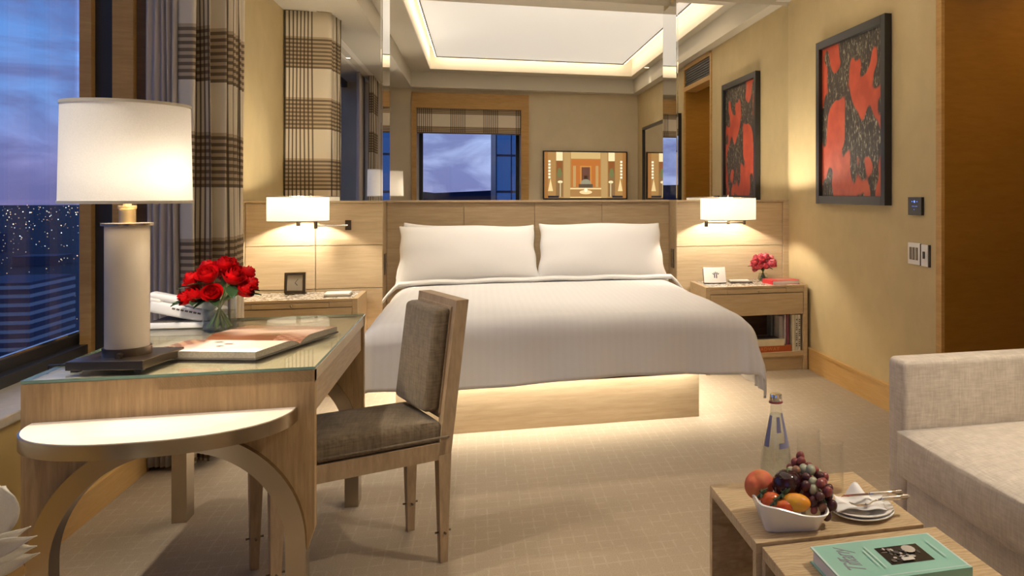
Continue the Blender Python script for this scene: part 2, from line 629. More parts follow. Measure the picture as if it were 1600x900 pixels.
def art_mat():
    """plain abstract: soft red patches on a dark, pale-scratched ground"""
    m, nt, b = new_mat('abstract_canvas')
    v = nt.coords((1, 1, 1))
    sc = nt.noise(nt.coords((1, 9, 3.2), rot=(0.5, 0.0, 0.0)), 6, 4, 0.6, 1.2)
    ground = nt.ramp(sc, [(0.44, (0.03, 0.023, 0.017)), (0.57, (0.075, 0.06, 0.04)), (0.66, (0.42, 0.38, 0.27))])
    bl = nt.noise(nt.coords((1, 1, 0.8), loc=(0.3, 0.55, 0.25)), 4.6, 1.0, 0.4, 0.2)
    blob = nt.ramp(bl, [(0.49, (0, 0, 0)), (0.51, (1, 1, 1))])
    tone = nt.noise(v, 7, 3)
    red = nt.ramp(tone, [(0.35, (0.46, 0.06, 0.025)), (0.65, (0.62, 0.095, 0.04))])
    nt.link(nt.mix(blob, ground, red), b.inputs['Base Color'])
    b.inputs['Roughness'].default_value = 0.5
    return m
M['art'] = art_mat()

# ================================================================== THE ROOM
XR, XL = 2.23, -1.462          # side walls
YM, YC, YB = 5.83, 6.08, 0.22  # side mirrors, centre mirror, wall behind the camera
ZB, ZS, ZT = 2.65, 2.85, 3.06  # bulkhead, soffit, tray top

SB('floor', M['carpet'], -1.70, 3.60, -0.40, 6.20, -0.05, 0.0)

# ceiling: bulkheads, soffit, tray
bm = new_bm()
box(bm, -1.74, -0.87, YB - 0.6, 6.2, ZB, 3.2)
box(bm, 2.13, XR + 0.1, YB - 0.1, 6.2, ZB, 3.2)
box(bm, -0.87, 2.13, YB - 0.6, 0.42, ZB, 3.2)
box(bm, -0.87, -0.62, 0.42, 6.2, ZS, 3.2)
box(bm, 2.05, 2.13, 0.42, 6.2, ZS, 3.2)
box(bm, -0.62, 2.05, 0.42, 0.73, ZS, 3.2)
box(bm, -0.62, 2.05, 4.77, 6.2, ZS, 3.2)
box(bm, -0.62, 2.05, 0.73, 4.77, 3.12, 3.2)
ceiling = struct('ceiling', bm, M['ceil'])
# lining of the tray: bright fascia
bm = new_bm()
box(bm, -0.62, -0.612, 0.73, 4.77, ZS, 3.12)
box(bm, 2.042, 2.05, 0.73, 4.77, ZS, 3.12)
box(bm, -0.612, 2.042, 0.73, 0.738, ZS, 3.12)
box(bm, -0.612, 2.042, 4.762, 4.77, ZS, 3.12)
obj('tray_fascia', bm, M['white_paint'], ceiling)
# luminous panel with dark metal edge and light strips hidden on its rim
PX0, PX1, PY0, PY1, PZ = -0.52, 1.90, 0.86, 4.64, 3.0
lum = thing('ceiling_light_panel', 'large pale luminous ceiling panel floating in the recessed tray', 'ceiling light', (0.69, 2.75, PZ))
m, nt, b_ = new_mat('stretch_panel')
b_.inputs['Base Color'].default_value = (0.8, 0.78, 0.74, 1)
b_.inputs['Roughness'].default_value = 0.8
b_.inputs['Emission Color'].default_value = (1.0, 0.92, 0.82, 1)
b_.inputs['Emission Strength'].default_value = PANEL
B('diffuser', m, lum, PX0, PX1, PY0, PY1, PZ, PZ + 0.02)
bm = new_bm()
for (a, b, c, d) in ((PX0 - 0.012, PX0, PY0 - 0.012, PY1 + 0.012), (PX1, PX1 + 0.012, PY0 - 0.012, PY1 + 0.012), (PX0, PX1, PY0 - 0.012, PY0), (PX0, PX1, PY1, PY1 + 0.012)):
    box(bm, a, b, c, d, PZ - 0.012, PZ + 0.03)
obj('edge_frame', bm, plain('grey_panel_edge', (0.22, 0.21, 0.19), 0.5), lum)
mstrip = emit('warm_led_strip', (1.0, 0.79, 0.52), COVE)
for (a, b, c, d) in ((PX0 - 0.022, PX0 - 0.013, PY0, PY1), (PX1 + 0.013, PX1 + 0.022, PY0, PY1), (PX0, PX1, PY0 - 0.022, PY0 - 0.013), (PX0, PX1, PY1 + 0.013, PY1 + 0.022)):
    B('light_strip', mstrip, lum, a, b, c, d, PZ - 0.006, PZ + 0.03)

# right wall with the doorway to a wood-panelled lobby
DY0, DY1, DZ = 2.62, 3.68, 2.62
bm = new_bm()
box(bm, XR, XR + 0.12, YB - 0.1, DY0 - 0.053, 0, ZB)
box(bm, XR, XR + 0.12, DY1 + 0.053, 6.2, 0, ZB)
struct('wall_right', bm, M['wall'])
bm = new_bm()
box(bm, XR - 0.014, XR, DY1 + 0.05, 5.42, 0, 0.135)
box(bm, XR - 0.022, XR, DY1 + 0.05, 5.42, 0.135, 0.152)
struct('baseboard_right', bm, M['gold_wood_h'])
SB('baseboard_rear', M['gold_wood_h'], 0.70, XR, YB, YB + 0.016, 0, 0.15)
d1 = SB('door_1', M['gold_wood'], XR - 0.012, XR + 0.006, DY1, DY1 + 0.052, 0, DZ)
B('jamb', M['hall_wood'], d1, XR + 0.006, XR + 0.131, DY1, DY1 + 0.052, 0, DZ)
B('jamb', M['hall_wood'], d1, XR + 0.006, XR + 0.131, DY0 - 0.052, DY0, 0, DZ)
B('casing', M['gold_wood'], d1, XR - 0.012, XR + 0.006, DY0 - 0.052, DY0, 0, DZ)
B('head_casing', M['gold_wood'], d1, XR - 0.012, XR + 0.13, DY0, DY1, 2.60, DZ + 0.025)
B('transom_rail', M['gold_wood'], d1, XR - 0.010, XR + 0.13, DY0, DY1, 2.36, 2.41)
gr = B('air_grille', plain('grille_grey', (0.10, 0.10, 0.10), 0.5), d1, XR + 0.01, XR + 0.03, DY0, DY1, 2.41, 2.60)
for k in range(7):
    B('grille_bar', M['dark_frame'], gr, XR, XR + 0.012, DY0, DY1, 2.42 + k * 0.026, 2.43 + k * 0.026)
SB('wall_lobby_far', M['hall_wood'], XR + 0.131, 3.6, DY1, DY1 + 0.08, 0, 2.7)
SB('wall_lobby_near', M['hall_wood'], XR + 0.131, 3.6, DY0 - 0.08, DY0, 0, 2.7)
SB('wall_lobby_end', M['hall_wood'], 3.52, 3.6, DY0 - 0.08, DY1 + 0.08, 0, 2.7)
SB('ceiling_lobby', M['ceil'], XR + 0.131, 3.6, DY0 - 0.08, DY1 + 0.08, 2.7, 2.8)
lob = thing('lobby_downlight', 'small recessed ceiling light in the wood panelled lobby', 'ceiling light', (2.95, 3.15, 2.7))
obj('trim_ring', lathe(new_bm(), [(0.045, 0), (0.055, 0), (0.055, -0.006), (0.045, -0.006)], (2.95, 3.15, 2.7), 24, closed=True), M['chrome'], lob)
obj('lens', lathe(new_bm(), [(0.0, -0.002), (0.045, -0.002)], (2.95, 3.15, 2.7), 24), emit('lobby_lens', WARM, 6.0), lob)
lamp_light('lobby_glow', 'SPOT', (2.95, 3.15, 2.68), 20, lob, 0.04, (1.0, 0.72, 0.42), spot=R(140))

# wall behind the camera with its window
WX0, WX1, WZ0, WZ1 = -0.815, 0.572, 0.60, 2.39
bm = new_bm()
box(bm, -1.74, WX0, YB - 0.60, YB, 0, ZB)
box(bm, WX1, XR + 0.1, YB - 0.60, YB, 0, ZB)
box(bm, WX0, WX1, YB - 0.60, YB, 0, WZ0)
box(bm, WX0, WX1, YB - 0.60, YB, WZ1, ZB)
struct('wall_rear', bm, plain('wallpaper_taupe', (0.62, 0.53, 0.37), 0.8, spec=0.2, var=0.04, vscale=6))
win2 = struct('window_2', box(box(new_bm(), WX0 - 0.06, WX0, YB, YB + 0.03, 0.5, 2.60), WX1, WX1 + 0.105, YB, YB + 0.03, 0.5, 2.60), M['gold_wood'])
B('head_board', M['gold_wood'], win2, WX0, WX1, YB, YB + 0.028, WZ1, 2.60)
bm = new_bm()
yg = YB - 0.56
for (a, b, c, d) in ((WX0, WX0 + 0.05, WZ0, WZ1), (WX1 - 0.05, WX1, WZ0, WZ1), (WX0 + 0.05, WX1 - 0.05, WZ0, WZ0 + 0.05), (WX0 + 0.05, WX1 - 0.05, WZ1 - 0.05, WZ1)):
    box(bm, a, b, yg - 0.03, yg + 0.03, c, d)
obj('window_frame', bm, M['dark_frame'], win2)
B('pane', M['winglass'], win2, WX0 + 0.05, WX1 - 0.05, yg - 0.004, yg + 0.004, WZ0 + 0.05, WZ1 - 0.05)
bl = thing('roman_blind', 'raised plaid roman blind at the top of the far window seen in the mirror', 'blind', (-0.12, YB - 0.02, 2.05))
bm = new_bm()
def blind_fn(u, v):
    z = 2.39 - v * 0.335
    fold = 0.012 * (1 if v > 0.82 else 0)
    return (WX0 + 0.003 + u * (WX1 - WX0 - 0.006), YB - 0.02 + fold, z)
grid(bm, 2, 12, blind_fn, lambda u, v: (u * 1.387, -v * 0.335))
obj('cloth', bm, M['plaid_blind'], bl, fix=False, solid=0.004)
B('hem_bar', M['dark_wood'], bl, WX0 + 0.005, WX1 - 0.005, YB - 0.02, YB - 0.004, 2.045, 2.062)

# left side: low window wall with sill, window, pier
LX = -1.42
SB('wall_left_low', plain('wallpaper_gold', (0.50, 0.36, 0.13), 0.7, spec=0.25, var=0.05, vscale=8), -1.70, LX, YB, 4.20, 0, 0.50)
SB('baseboard_left', M['gold_wood_h'], LX, LX + 0.014, YB, 4.20, 0, 0.11)
sl = SB('trim_1', M['sill'], -1.66, LX + 0.012, YB, 4.20, 0.50, 0.533, 0.004)
SB('wall_left', M['wall'], -1.684, XL, 4.22, 6.2, 0, ZB)
win1 = struct('window_1', box(new_bm(), -1.74, -1.62, YB, 4.20, 0.533, 0.575), M['dark_frame'])
B('lower_rail', M['dark_frame'], win1, -1.72, -1.665, YB, 4.20, 0.575, 0.615)
B('upper_rail', M['dark_frame'], win1, -1.74, -1.62, YB, 4.20, 2.58, ZB)
B('mullion', M['dark_frame'], win1, -1.74, -1.64, 1.55, 1.63, 0.575, 2.58)
B('pane', M['winglass'], win1, -1.692, -1.684, 1.63, 4.20, 0.60, 2.60)
B('pane', M['winglass'], win1, -1.692, -1.684, YB, 1.55, 0.60, 2.60)
B('glazing_bead', M['chrome'], win1, -1.684, -1.672, YB, 4.20, 0.612, 0.626)
jm = SB('trim_2', M['gold_wood'], -1.651, -1.608, 4.14, 4.22, 0.533, ZB)
B('groove', M['dark_frame'], jm, -1.608, -1.533, 4.18, 4.22, 0.533, ZB)
B('board', M['gold_wood'], jm, -1.533, -1.454, 4.15, 4.22, 0.533, ZB)
B('dark_strip', M['dark_wood'], jm, -1.454, -1.40, 4.19, 4.22, 0.0, ZB)  # dark wood strip on the room side of the jamb

# ================================================================== HEADBOARD WALL
CX0, CX1 = -0.62, 1.385        # recess for the bed
HZ = 1.163
SB('wall_back', M['wall'], -1.684, XR + 0.1, YC + 0.03, 6.25, 0, 3.0)
bm = new_bm()
box(bm, XL - 0.02, CX0, YM + 0.02, YC + 0.03, 0, ZS)
box(bm, CX1, XR, YM + 0.02, YC + 0.03, 0, ZS)
struct('wall_back_piers', bm, M['wall'])

hb = thing('headboard', 'pale wood headboard and side panelling below the mirrors', 'headboard', (0.38, YC, 0))
G = 0.0022
# left side panels, 2 columns x 3 rows, with an outer stile
for (a, b) in ((-1.425, -1.015), (-1.015, CX0 + 0.012)):
    for (c, d) in ((0.0, 0.605), (0.605, 0.886), (0.886, HZ)):
        B('panel', M['head_wood'], hb, a + G, b - G, YM, YM + 0.02, c + G, d - G, 0.0015)
B('stile', M['head_wood'], hb, XL, -1.425, YM - 0.012, YM + 0.02, 0, HZ)
for (c, d) in ((0.0, 0.42), (0.42, 0.840), (0.840, HZ)):
    B('panel', M['head_wood'], hb, CX1 - 0.012 + G, 2.185 - G, YM, YM + 0.02, c + G, d - G, 0.0015)
B('stile', M['head_wood'], hb, 2.185, XR, YM - 0.012, YM + 0.02, 0, HZ)
# recess returns and centre panels
B('return_panel', M['night_wood'], hb, CX0, CX0 + 0.012, YM + 0.02, YC, 0, HZ)
B('return_panel', M['night_wood'], hb, CX1 - 0.012, CX1, YM + 0.02, YC, 0, HZ)
xs = (CX0 + 0.012, -0.10, 0.386, 0.869, CX1 - 0.012)
for a, b in zip(xs[:-1], xs[1:]):
    B('panel', M['night_wood'], hb, a + G / 2, b - G / 2, YC - 0.012, YC + 0.01, 0.0, HZ, 0.0012)
bm = new_bm()
box(bm, XL, CX0 + 0.014, YM - 0.014, YM + 0.03, HZ, HZ + 0.013)
box(bm, CX1 - 0.014, XR, YM - 0.014, YM + 0.03, HZ, HZ + 0.013)
box(bm, CX0, CX1, YC - 0.03, YC + 0.02, HZ, HZ + 0.013)
box(bm, CX0, CX0 + 0.014, YM + 0.03, YC - 0.03, HZ, HZ + 0.013)
box(bm, CX1 - 0.014, CX1, YM + 0.03, YC - 0.03, HZ, HZ + 0.013)
obj('cap_rail', bm, M['head_wood'], hb)
for (x, s) in ((CX0 + 0.012, 1), (CX1 - 0.012, -1)):
    sw = B('switch_plate', M['bronze'], hb, min(x, x + s * 0.006), max(x, x + s * 0.006), 5.90, 5.99, 0.68, 0.82, 0.001)
    B('rocker', M['nickel'], sw, min(x, x + s * 0.009), max(x, x + s * 0.009), 5.925, 5.965, 0.71, 0.79, 0.001)

MZ0, MZ1 = HZ + 0.013, 2.622
def mirror(label, x0, x1, y0, y1):
    o = obj('wall_mirror', box(new_bm(), x0, x1, y0, y1, MZ0, MZ1), M['mirror'])
    return tag(o, label, 'mirror')
mirror('tall wall mirror over the bedside panel next to the plaid curtain', XL, CX0, YM, YM + 0.012)
mirror('tall wall mirror over the bedside panel with the pink roses', CX1, XR, YM, YM + 0.012)
mirror('wide wall mirror above the bed headboard reflecting the room', CX0, CX1, YC - 0.012, YC)
mirror('narrow mirror strip on the recess edge nearer the curtain', CX0, CX0 + 0.01, YM + 0.012, YC - 0.012)
mirror('narrow mirror strip on the recess edge nearer the red painting', CX1 - 0.01, CX1, YM + 0.012, YC - 0.012)
bm = new_bm()
box(bm, XL, CX0, YM - 0.004, YM + 0.02, MZ1, ZS)
box(bm, CX1, XR, YM - 0.004, YM + 0.02, MZ1, ZS)
box(bm, CX0, CX1, YC - 0.02, YC, MZ1, ZS)
struct('trim_3', bm, M['ceil'])

# ================================================================== BED
bed = thing('bed', 'wide double bed on a recessed wooden plinth with glowing underside', 'bed', (0.385, 5.0, 0))
BX0, BX1, BY0 = -0.40, 1.166, 4.41
B('plinth', M['night_wood'], bed, BX0, BX1, BY0, 6.04, 0, 0.325)
B('platform', M['dark_wood'], bed, -0.47, 1.24, 3.92, 6.04, 0.345, 0.385, 0.004)
B('mattress', M['linen'], bed, -0.455, 1.225, 3.905, 6.04, 0.385, 0.605, 0.07, smooth=True)
mled = emit('bed_led_strip', (1.0, 0.93, 0.82), 9.0)
for nm, (a, b, c, d) in dict(f=(BX0, BX1, BY0 - 0.045, BY0 - 0.03), l=(BX0 - 0.045, BX0 - 0.03, BY0, 5.9), r=(BX1 + 0.03, BX1 + 0.045, BY0, 5.9)).items():
    B('light_strip', mled, bed, a, b, c, d, 0.332, 0.344)
    lamp_light('bed_glow', 'AREA', ((a + b) / 2, (c + d) / 2, 0.33), BED_W * max(b - a, d - c) / 1.5, bed, col=(1.0, 0.94, 0.84), size=max(b - a, 0.02), size_y=max(d - c, 0.02))

# duvet draped over the mattress
def duvet():
    bm = new_bm()
    cx, hw, rs, rf = 0.385, 0.775, 0.135, 0.085
    fy = 3.93
    top = 0.632
    def fall(l, flare, r):
        q = r * pi / 2
        if l <= 0:
            return 0.0, 0.0
        if l < q:
            return r * math.sin(l / r), r * (1 - math.cos(l / r))
        return r + (l - q) * flare, r + (l - q)
    side, foot = 0.43, 0.315
    ymax = 5.50
    W2, L2 = hw + side, (ymax - fy) + foot
    NU, NV = 120, 110
    def fn(u, v):
        a = (u * 2 - 1) * W2
        s = 1 if a >= 0 else -1
        y = ymax - v * L2
        ox, dx = fall(abs(a) - hw, 0.07, rs)
        lv = fy - y
        oy, dy = fall(lv, 0.16, rf)
        px = s * (min(abs(a), hw) + ox)
        py = (fy - oy) if lv > 0 else y
        # cloth hangs in soft folds
        k = min(1.0, dx / 0.3)
        px += s * k * (0.016 * math.sin(y * 13.0) + 0.012 * math.sin(y * 29.0 + 1.0))
        k2 = min(1.0, dy / 0.25)
        py -= k2 * (0.014 * math.sin(a * 7.0 + 0.6) + 0.007 * math.sin(a * 19.0))
        drop = (max(dx, 0) ** 3 + max(dy, 0) ** 3) ** (1 / 3)
        if dx > 0.02 and dy > 0.02:
            px += s * 0.03 * min(1, dx / 0.2)
            py -= 0.02 * min(1, dy / 0.2)
        puff = 0.018 * (1 - (a / W2) ** 2) + 0.006 * math.sin(a * 5.1 + y * 3.0) * math.sin(y * 4.0)
        if dx > 0 or dy > 0:
            puff *= max(0.0, 1 - drop / 0.1)
        hem = 0.012 * math.sin(a * 5.0 + 0.4)
        return (cx + px, py, top + puff - drop + (hem * k2 if dy > 0 else 0))
    grid(bm, NU, NV, fn)
    return bm
dv = obj('duvet', duvet(), M['duvet'], None, smooth=True, solid=0.012)
tag(dv, 'white striped duvet draped over the bed', 'duvet')
# turned-back sheet at the pillow edge
bm = new_bm()
def turn_fn(u, v):
    a = (u * 2 - 1) * 0.955
    e = max(0, abs(a) - 0.86)
    ang = v * 2 * pi
    rr = 0.016
    z = 0.663 - (e * 1.6) ** 1.2 + 0.008 * (1 - (a / 0.9) ** 2)
    y = 5.455 + 0.012 * math.sin(a * 4) + 0.05 * math.cos(ang)
    return (0.385 + a - (0.02 * e if a > 0 else 0), y, z + rr * math.sin(ang) + 0.003 * math.sin(a * 17))
grid(bm, 60, 12, turn_fn)
tag(obj('top_sheet', bm, M['linen'], None, smooth=True), 'white sheet edge folded back over the duvet in front of the pillows', 'sheet')

# pillows
def pillow_mesh(wd, ht, th, seed):
    rnd = random.Random(seed)
    bm = new_bm()
    n = 26
    ph = [rnd.uniform(0, 6) for _ in range(4)]
    def pt(u, v, s):
        a, b = u * 2 - 1, v * 2 - 1
        x = wd / 2 * a * (1 - 0.05 * (1 - b * b) * abs(a) ** 3 - 0.035 * b)
        z = ht / 2 * b * (1 - 0.09 * (1 - a ** 4) * abs(b) ** 3) + 0.006 * math.sin(4 * a + ph[0]) * b
        # flared flange at the corners
        t = th / 2 * ((1 - abs(a) ** 2.6) * (1 - abs(b) ** 2.4)) ** 0.62
        t += 0.004 * math.sin(6 * a + ph[0]) * math.sin(5 * b + ph[1]) * (1 - a * a) * (1 - b * b)
        return (x + 0.004 * math.sin(9 * b + ph[2]), s * t + 0.006 * math.sin(7 * a + ph[3]) * abs(a) ** 4, z)
    grid(bm, n, n, lambda u, v: pt(u, v, -1))
    grid(bm, n, n, lambda u, v: pt(u, v, 1))
    bmesh.ops.remove_doubles(bm, verts=bm.verts, dist=0.0015)
    return bm
def pillow(label, c, wd, ht, th, tilt, rz, seed, roll=0.0):
    o = obj('pillow', pillow_mesh(wd, ht, th, seed), M['linen'], None, smooth=True, sub=1)
    o.location = c
    o.rotation_euler = (tilt, roll, rz)
    tag(o, label, 'pillow', 'bed pillows')
pillow('white pillow at the back behind the pillow nearer the desk', (-0.065, 5.885, 0.826), 0.92, 0.40, 0.17, R(-14), 0, 1, R(2.2))
pillow('white pillow at the back behind the pillow nearer the pink roses', (0.83, 5.885, 0.815), 0.86, 0.40, 0.17, R(-14), 0, 2)
pillow('plump white front pillow on the side of the bed nearer the desk', (-0.062, 5.64, 0.815), 0.915, 0.46, 0.20, R(-26), R(2), 3)
pillow('plump white front pillow on the side of the bed nearer the pink roses', (0.808, 5.64, 0.82), 0.885, 0.47, 0.20, R(-26), R(-2), 4)

# ================================================================== NIGHTSTANDS
def nightstand(x0, x1, label, shelf):
    y0, y1 = 5.39, YM - 0.0145
    t = thing('nightstand', label, 'nightstand', ((x0 + x1) / 2, y0, 0))
    mw = M['night_wood']
    B('side_panel', mw, t, x0, x0 + 0.03, y0, y1, 0, 0.59, 0.002)
    B('side_panel', mw, t, x1 - 0.03, x1, y0, y1, 0, 0.59, 0.002)
    B('front_rail', mw, t, x0 + 0.03, x1 - 0.03, y0 + 0.001, y0 + 0.02, 0.576, 0.59)
    B('top_panel', mw, t, x0 + 0.03, x1 - 0.03, y0 + 0.02, y1, 0.545, 0.58)
    B('stone_inlay', M['pebble'], t, x0 + 0.032, x1 - 0.032, y0 + 0.02, y1, 0.58, 0.589)
    tr = B('pull_out_tray', mw, t, x0 + 0.15, x1 - 0.16, y0 - 0.001, y0 + 0.02, 0.542, 0.572, 0.001)
    obj('knob', lathe(new_bm(), [(0, 0), (0.005, 0), (0.007, 0.012), (0, 0.014)], seg=12, mat=Matrix.Translation(((x0 + x1) / 2, y0, 0.556)) @ Matrix.Rotation(R(90), 4, 'X')), M['nickel'], tr, smooth=True)
    B('rail', mw, t, x0 + 0.03, x0 + 0.148, y0 + 0.001, y0 + 0.02, 0.542, 0.574)
    B('rail', mw, t, x1 - 0.158, x1 - 0.03, y0 + 0.001, y0 + 0.02, 0.542, 0.574)
    B('drawer', mw, t, x0 + 0.033, x1 - 0.033, y0 + 0.0, y0 + 0.02, 0.390, 0.537, 0.0015)
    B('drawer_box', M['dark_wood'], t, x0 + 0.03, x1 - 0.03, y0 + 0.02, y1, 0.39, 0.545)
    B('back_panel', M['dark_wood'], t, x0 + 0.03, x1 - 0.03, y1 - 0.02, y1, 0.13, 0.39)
    B('shelf', mw, t, x0 + 0.03, x1 - 0.03, y0 + 0.004, y1, 0.10, 0.13)
    B('kick_board', mw, t, x0 + 0.03, x1 - 0.03, y0 + 0.03, y0 + 0.05, 0, 0.10)
    return t
nightstand(-1.435, -0.705, 'pale wood nightstand behind the desk with stone top and clock', False)
nightstand(1.473, 2.205, 'pale wood nightstand with books on its shelf and pink roses on top', True)

def simple_book(name, label, x0, x1, y0, y1, z0, z1, cover, spine='front', rotz=0.0, group=None, standing=False):
    c = ((x0 + x1) / 2, (y0 + y1) / 2, z0)
    t = thing(name, label, 'book', c, group, rotz)
    dx, dy, dz = x1 - x0, y1 - y0, z1 - z0
    k = 0.0025
    def add(nm, a, b, c_, d, e, f_, mat, bev=0.0):
        o = obj(nm, box(new_bm(), a, b, c_, d, e, f_, bev), mat)
        o.parent = t
        return o
    if standing:   # spine facing -Y, covers on +-X
        add('front_cover', -dx / 2, -dx / 2 + k, -dy / 2, dy / 2, 0, dz, cover)
        add('back_cover', dx / 2 - k, dx / 2, -dy / 2, dy / 2, 0, dz, cover)
        add('spine', -dx / 2 + k, dx / 2 - k, -dy / 2, -dy / 2 + k, 0, dz, cover)
        add('page_block', -dx / 2 + k, dx / 2 - k, -dy / 2 + k, dy / 2 - 0.004, 0.003, dz - 0.003, M['paper'])
    else:
        add('back_cover', -dx / 2, dx / 2, -dy / 2, dy / 2, 0, k, cover)
        add('front_cover', -dx / 2, dx / 2, -dy / 2, dy / 2, dz - k, dz, cover)
        if spine == 'front':
            add('spine', -dx / 2, dx / 2, -dy / 2, -dy / 2 + k, k, dz - k, cover)
            add('page_block', -dx / 2 + 0.003, dx / 2 - 0.003, -dy / 2 + k, dy / 2 - 0.003, k, dz - k, M['paper'])
        elif spine == 'left':
            add('spine', -dx / 2, -dx / 2 + k, -dy / 2, dy / 2, k, dz - k, cover)
            add('page_block', -dx / 2 + k, dx / 2 - 0.003, -dy / 2 + 0.003, dy / 2 - 0.003, k, dz - k, M['paper'])
        else:
            add('page_block', -dx / 2 + 0.003, dx / 2 - 0.003, -dy / 2 + 0.003, dy / 2 - 0.003, k, dz - k, M['paper'])
    return t

def bc(name, c, rough=0.4):
    return plain(name, c, rough, var=0.06, vscale=25)
# books on the right-hand nightstand shelf
ob = simple_book('book', 'long orange-brown book lying flat on the nightstand shelf', 1.70, 2.095, 5.41, 5.66, 0.13, 0.172, bc('orange_cover', (0.36, 0.075, 0.02)))
text('spine_title', 'BROADWAY', 0.034, fr((0.0, -0.1258, 0.021), (1, 0, 0), (0, 0, 1)), plain('faded_gold_ink', (0.50, 0.22, 0.06), 0.5), ob, space=1.15)
for o in bpy.data.objects:
    if o.name.startswith('spine_title') and o.parent == ob:
        o.matrix_parent_inverse = Matrix()
cb = simple_book('book', 'thick cream book lying on top of the orange-brown book', 1.835, 2.045, 5.415, 5.60, 0.172, 0.217, bc('cream_cover', (0.62, 0.57, 0.42)), rotz=R(-2))
o = obj('cover_print', box(new_bm(), -0.085, 0.08, -0.06, 0.075, 0.0448, 0.0455), bc('dark_print', (0.06, 0.04, 0.035)))
o.parent = cb
for i, (x, wd, h, c, lab, dep) in enumerate((
        (2.0, 0.014, 0.19, (0.10, 0.11, 0.13), 'dark grey upright book beside the orange-fronted one on the nightstand shelf', 0.12),
        (2.035, 0.026, 0.195, (0.40, 0.37, 0.36), 'upright light grey book standing on the orange-brown book', 0.03),
        (2.062, 0.012, 0.205, (0.55, 0.48, 0.50), 'thin pinkish-white upright book standing on the orange-brown book', 0.02),
        (2.078, 0.015, 0.215, (0.20, 0.05, 0.085), 'thin maroon upright book standing on the orange-brown book', 0.01))):
    simple_book('book', lab, x - wd / 2, x + wd / 2, 5.43 + dep, 5.64, 0.172, 0.172 + h, bc('book_cover_%d' % i, c), standing=True)
for i, (x, wd, lab, c) in enumerate((
        (2.110, 0.018, 'tall cream upright book beside the maroon book', (0.66, 0.60, 0.45)),
        (2.133, 0.018, 'tall white upright book with dark spine lettering between two cream ones', (0.66, 0.63, 0.55)),
        (2.154, 0.017, 'tall white upright book against the nightstand side panel', (0.66, 0.62, 0.52)))):
    t = simple_book('book', lab, x - wd / 2, x + wd / 2, 5.415, 5.62, 0.13, 0.380, bc('tall_cover_%d' % i, c), standing=True)
    if i > 0:
        it = []
        for k in range(14):
            if (k * 7 + i) % 5 != 0:
                it.append((rect(-0.0045, 0.0045, 0.03 + k * 0.014, 0.03 + k * 0.014 + 0.009), (0.05, 0.045, 0.04)))
        p = flat_print('spine_print', it, fr((0, -0.1028, 0), (1, 0, 0), (0, 0, 1)), M['print'], t)
        p.matrix_parent_inverse = Matrix()

# red book
rb = simple_book('book', 'bright red hardback lying on the nightstand beside the pink roses', 1.955, 2.165, 5.45, 5.62, 0.589, 0.617, bc('red_cover', (0.62, 0.02, 0.035)), spine='left', rotz=R(6))
o = obj('cover_picture', box(new_bm(), -0.045, 0.085, -0.045, 0.055, 0.0279, 0.0285), bc('tan_picture', (0.40, 0.24, 0.16)))
o.parent = rb

# tent card / open white notice with a small emblem
cd = thing('notice_card', 'open white card with a dark tree emblem propped on the nightstand', 'card', (1.60, 5.66, 0.589))
Fm = fr((1.525, 5.625, 0.597), (0.150, -0.02, 0.0), (-0.04, 0.06, 0.088))
bm = new_bm()
def card_fn(u, v):
    p = Fm @ Vector((u * 0.155, v * 0.12, 0.006 * math.sin(u * pi) * -1 + 0.004))
    return p
grid(bm, 10, 2, card_fn)
obj('page', bm, M['paper'], cd, fix=False, solid=0.003)
bm = new_bm()
obox(bm, Fm @ Matrix.Translation((0.0775, 0.058, -0.012)), 0.16, 0.116, 0.012, 0.002)
obj('board', bm, M['cover_grey'], cd)
it = []
ex, ey = 0.085, 0.055
for k in range(-2, 3):
    it.append((ell(ex + k * 0.009, ey + 0.018 - abs(k) * 0.004, 0.0035, 0.011 - abs(k) * 0.001, 10, rot=-k * 0.35), (0.06, 0.05, 0.09)))
it.append((rect(ex - 0.013, ex - 0.006, ey - 0.022, ey + 0.006), (0.03, 0.025, 0.05)))
it.append((rect(ex + 0.001, ex + 0.008, ey - 0.024, ey + 0.006), (0.03, 0.025, 0.05)))
flat_print('emblem', it, Fm @ Matrix.Translation((0, 0, 0.0065)), M['print'], cd)
pad = thing('notepad', 'small white notepad with dark base beside the emblem card', 'notepad', (1.80, 5.66, 0.589))
obj('base', obox(new_bm(), fr((1.80, 5.66, 0.594), (1, -0.12, 0), (0.12, 1, 0)), 0.16, 0.105, 0.010, 0.001), M['cover_grey'], pad)
obj('sheets', obox(new_bm(), fr((1.792, 5.658, 0.6025), (1, -0.12, 0), (0.12, 1, 0)), 0.135, 0.098, 0.007), M['paper'], pad)

# items on the left-hand nightstand
ck = thing('desk_clock', 'small square bronze clock standing on the nightstand', 'clock', (-1.115, 5.70, 0.589))
ckF = fr((-1.113, 5.705, 0.592), (1, 0.06, 0), (0, 0.17, 1)) @ Matrix.Translation((0, 0.07, 0))
bm = new_bm()
for (x, y, sx, sy) in ((-0.052, 0, 0.016, 0.13), (0.052, 0, 0.016, 0.13), (0, 0.057, 0.088, 0.016), (0, -0.057, 0.088, 0.016)):
    obox(bm, ckF @ Matrix.Translation((x, y, 0)), sx, sy, 0.02)
obj('frame', bm, M['bronze'], ck)
obj('dial', obox(new_bm(), ckF @ Matrix.Translation((0, 0, -0.003)), 0.088, 0.098, 0.008), plain('dial_taupe', (0.30, 0.26, 0.20), 0.5), ck)
for (l, a, wdt) in ((0.022, R(-140), 0.004), (0.03, R(-35), 0.003)):
    obj('hand', obox(new_bm(), ckF @ Matrix.Translation((0, 0, 0.0025)) @ Matrix.Rotation(a, 4, 'Z') @ Matrix.Translation((0, l / 2, 0)), wdt, l, 0.0012), M['ink'], ck)
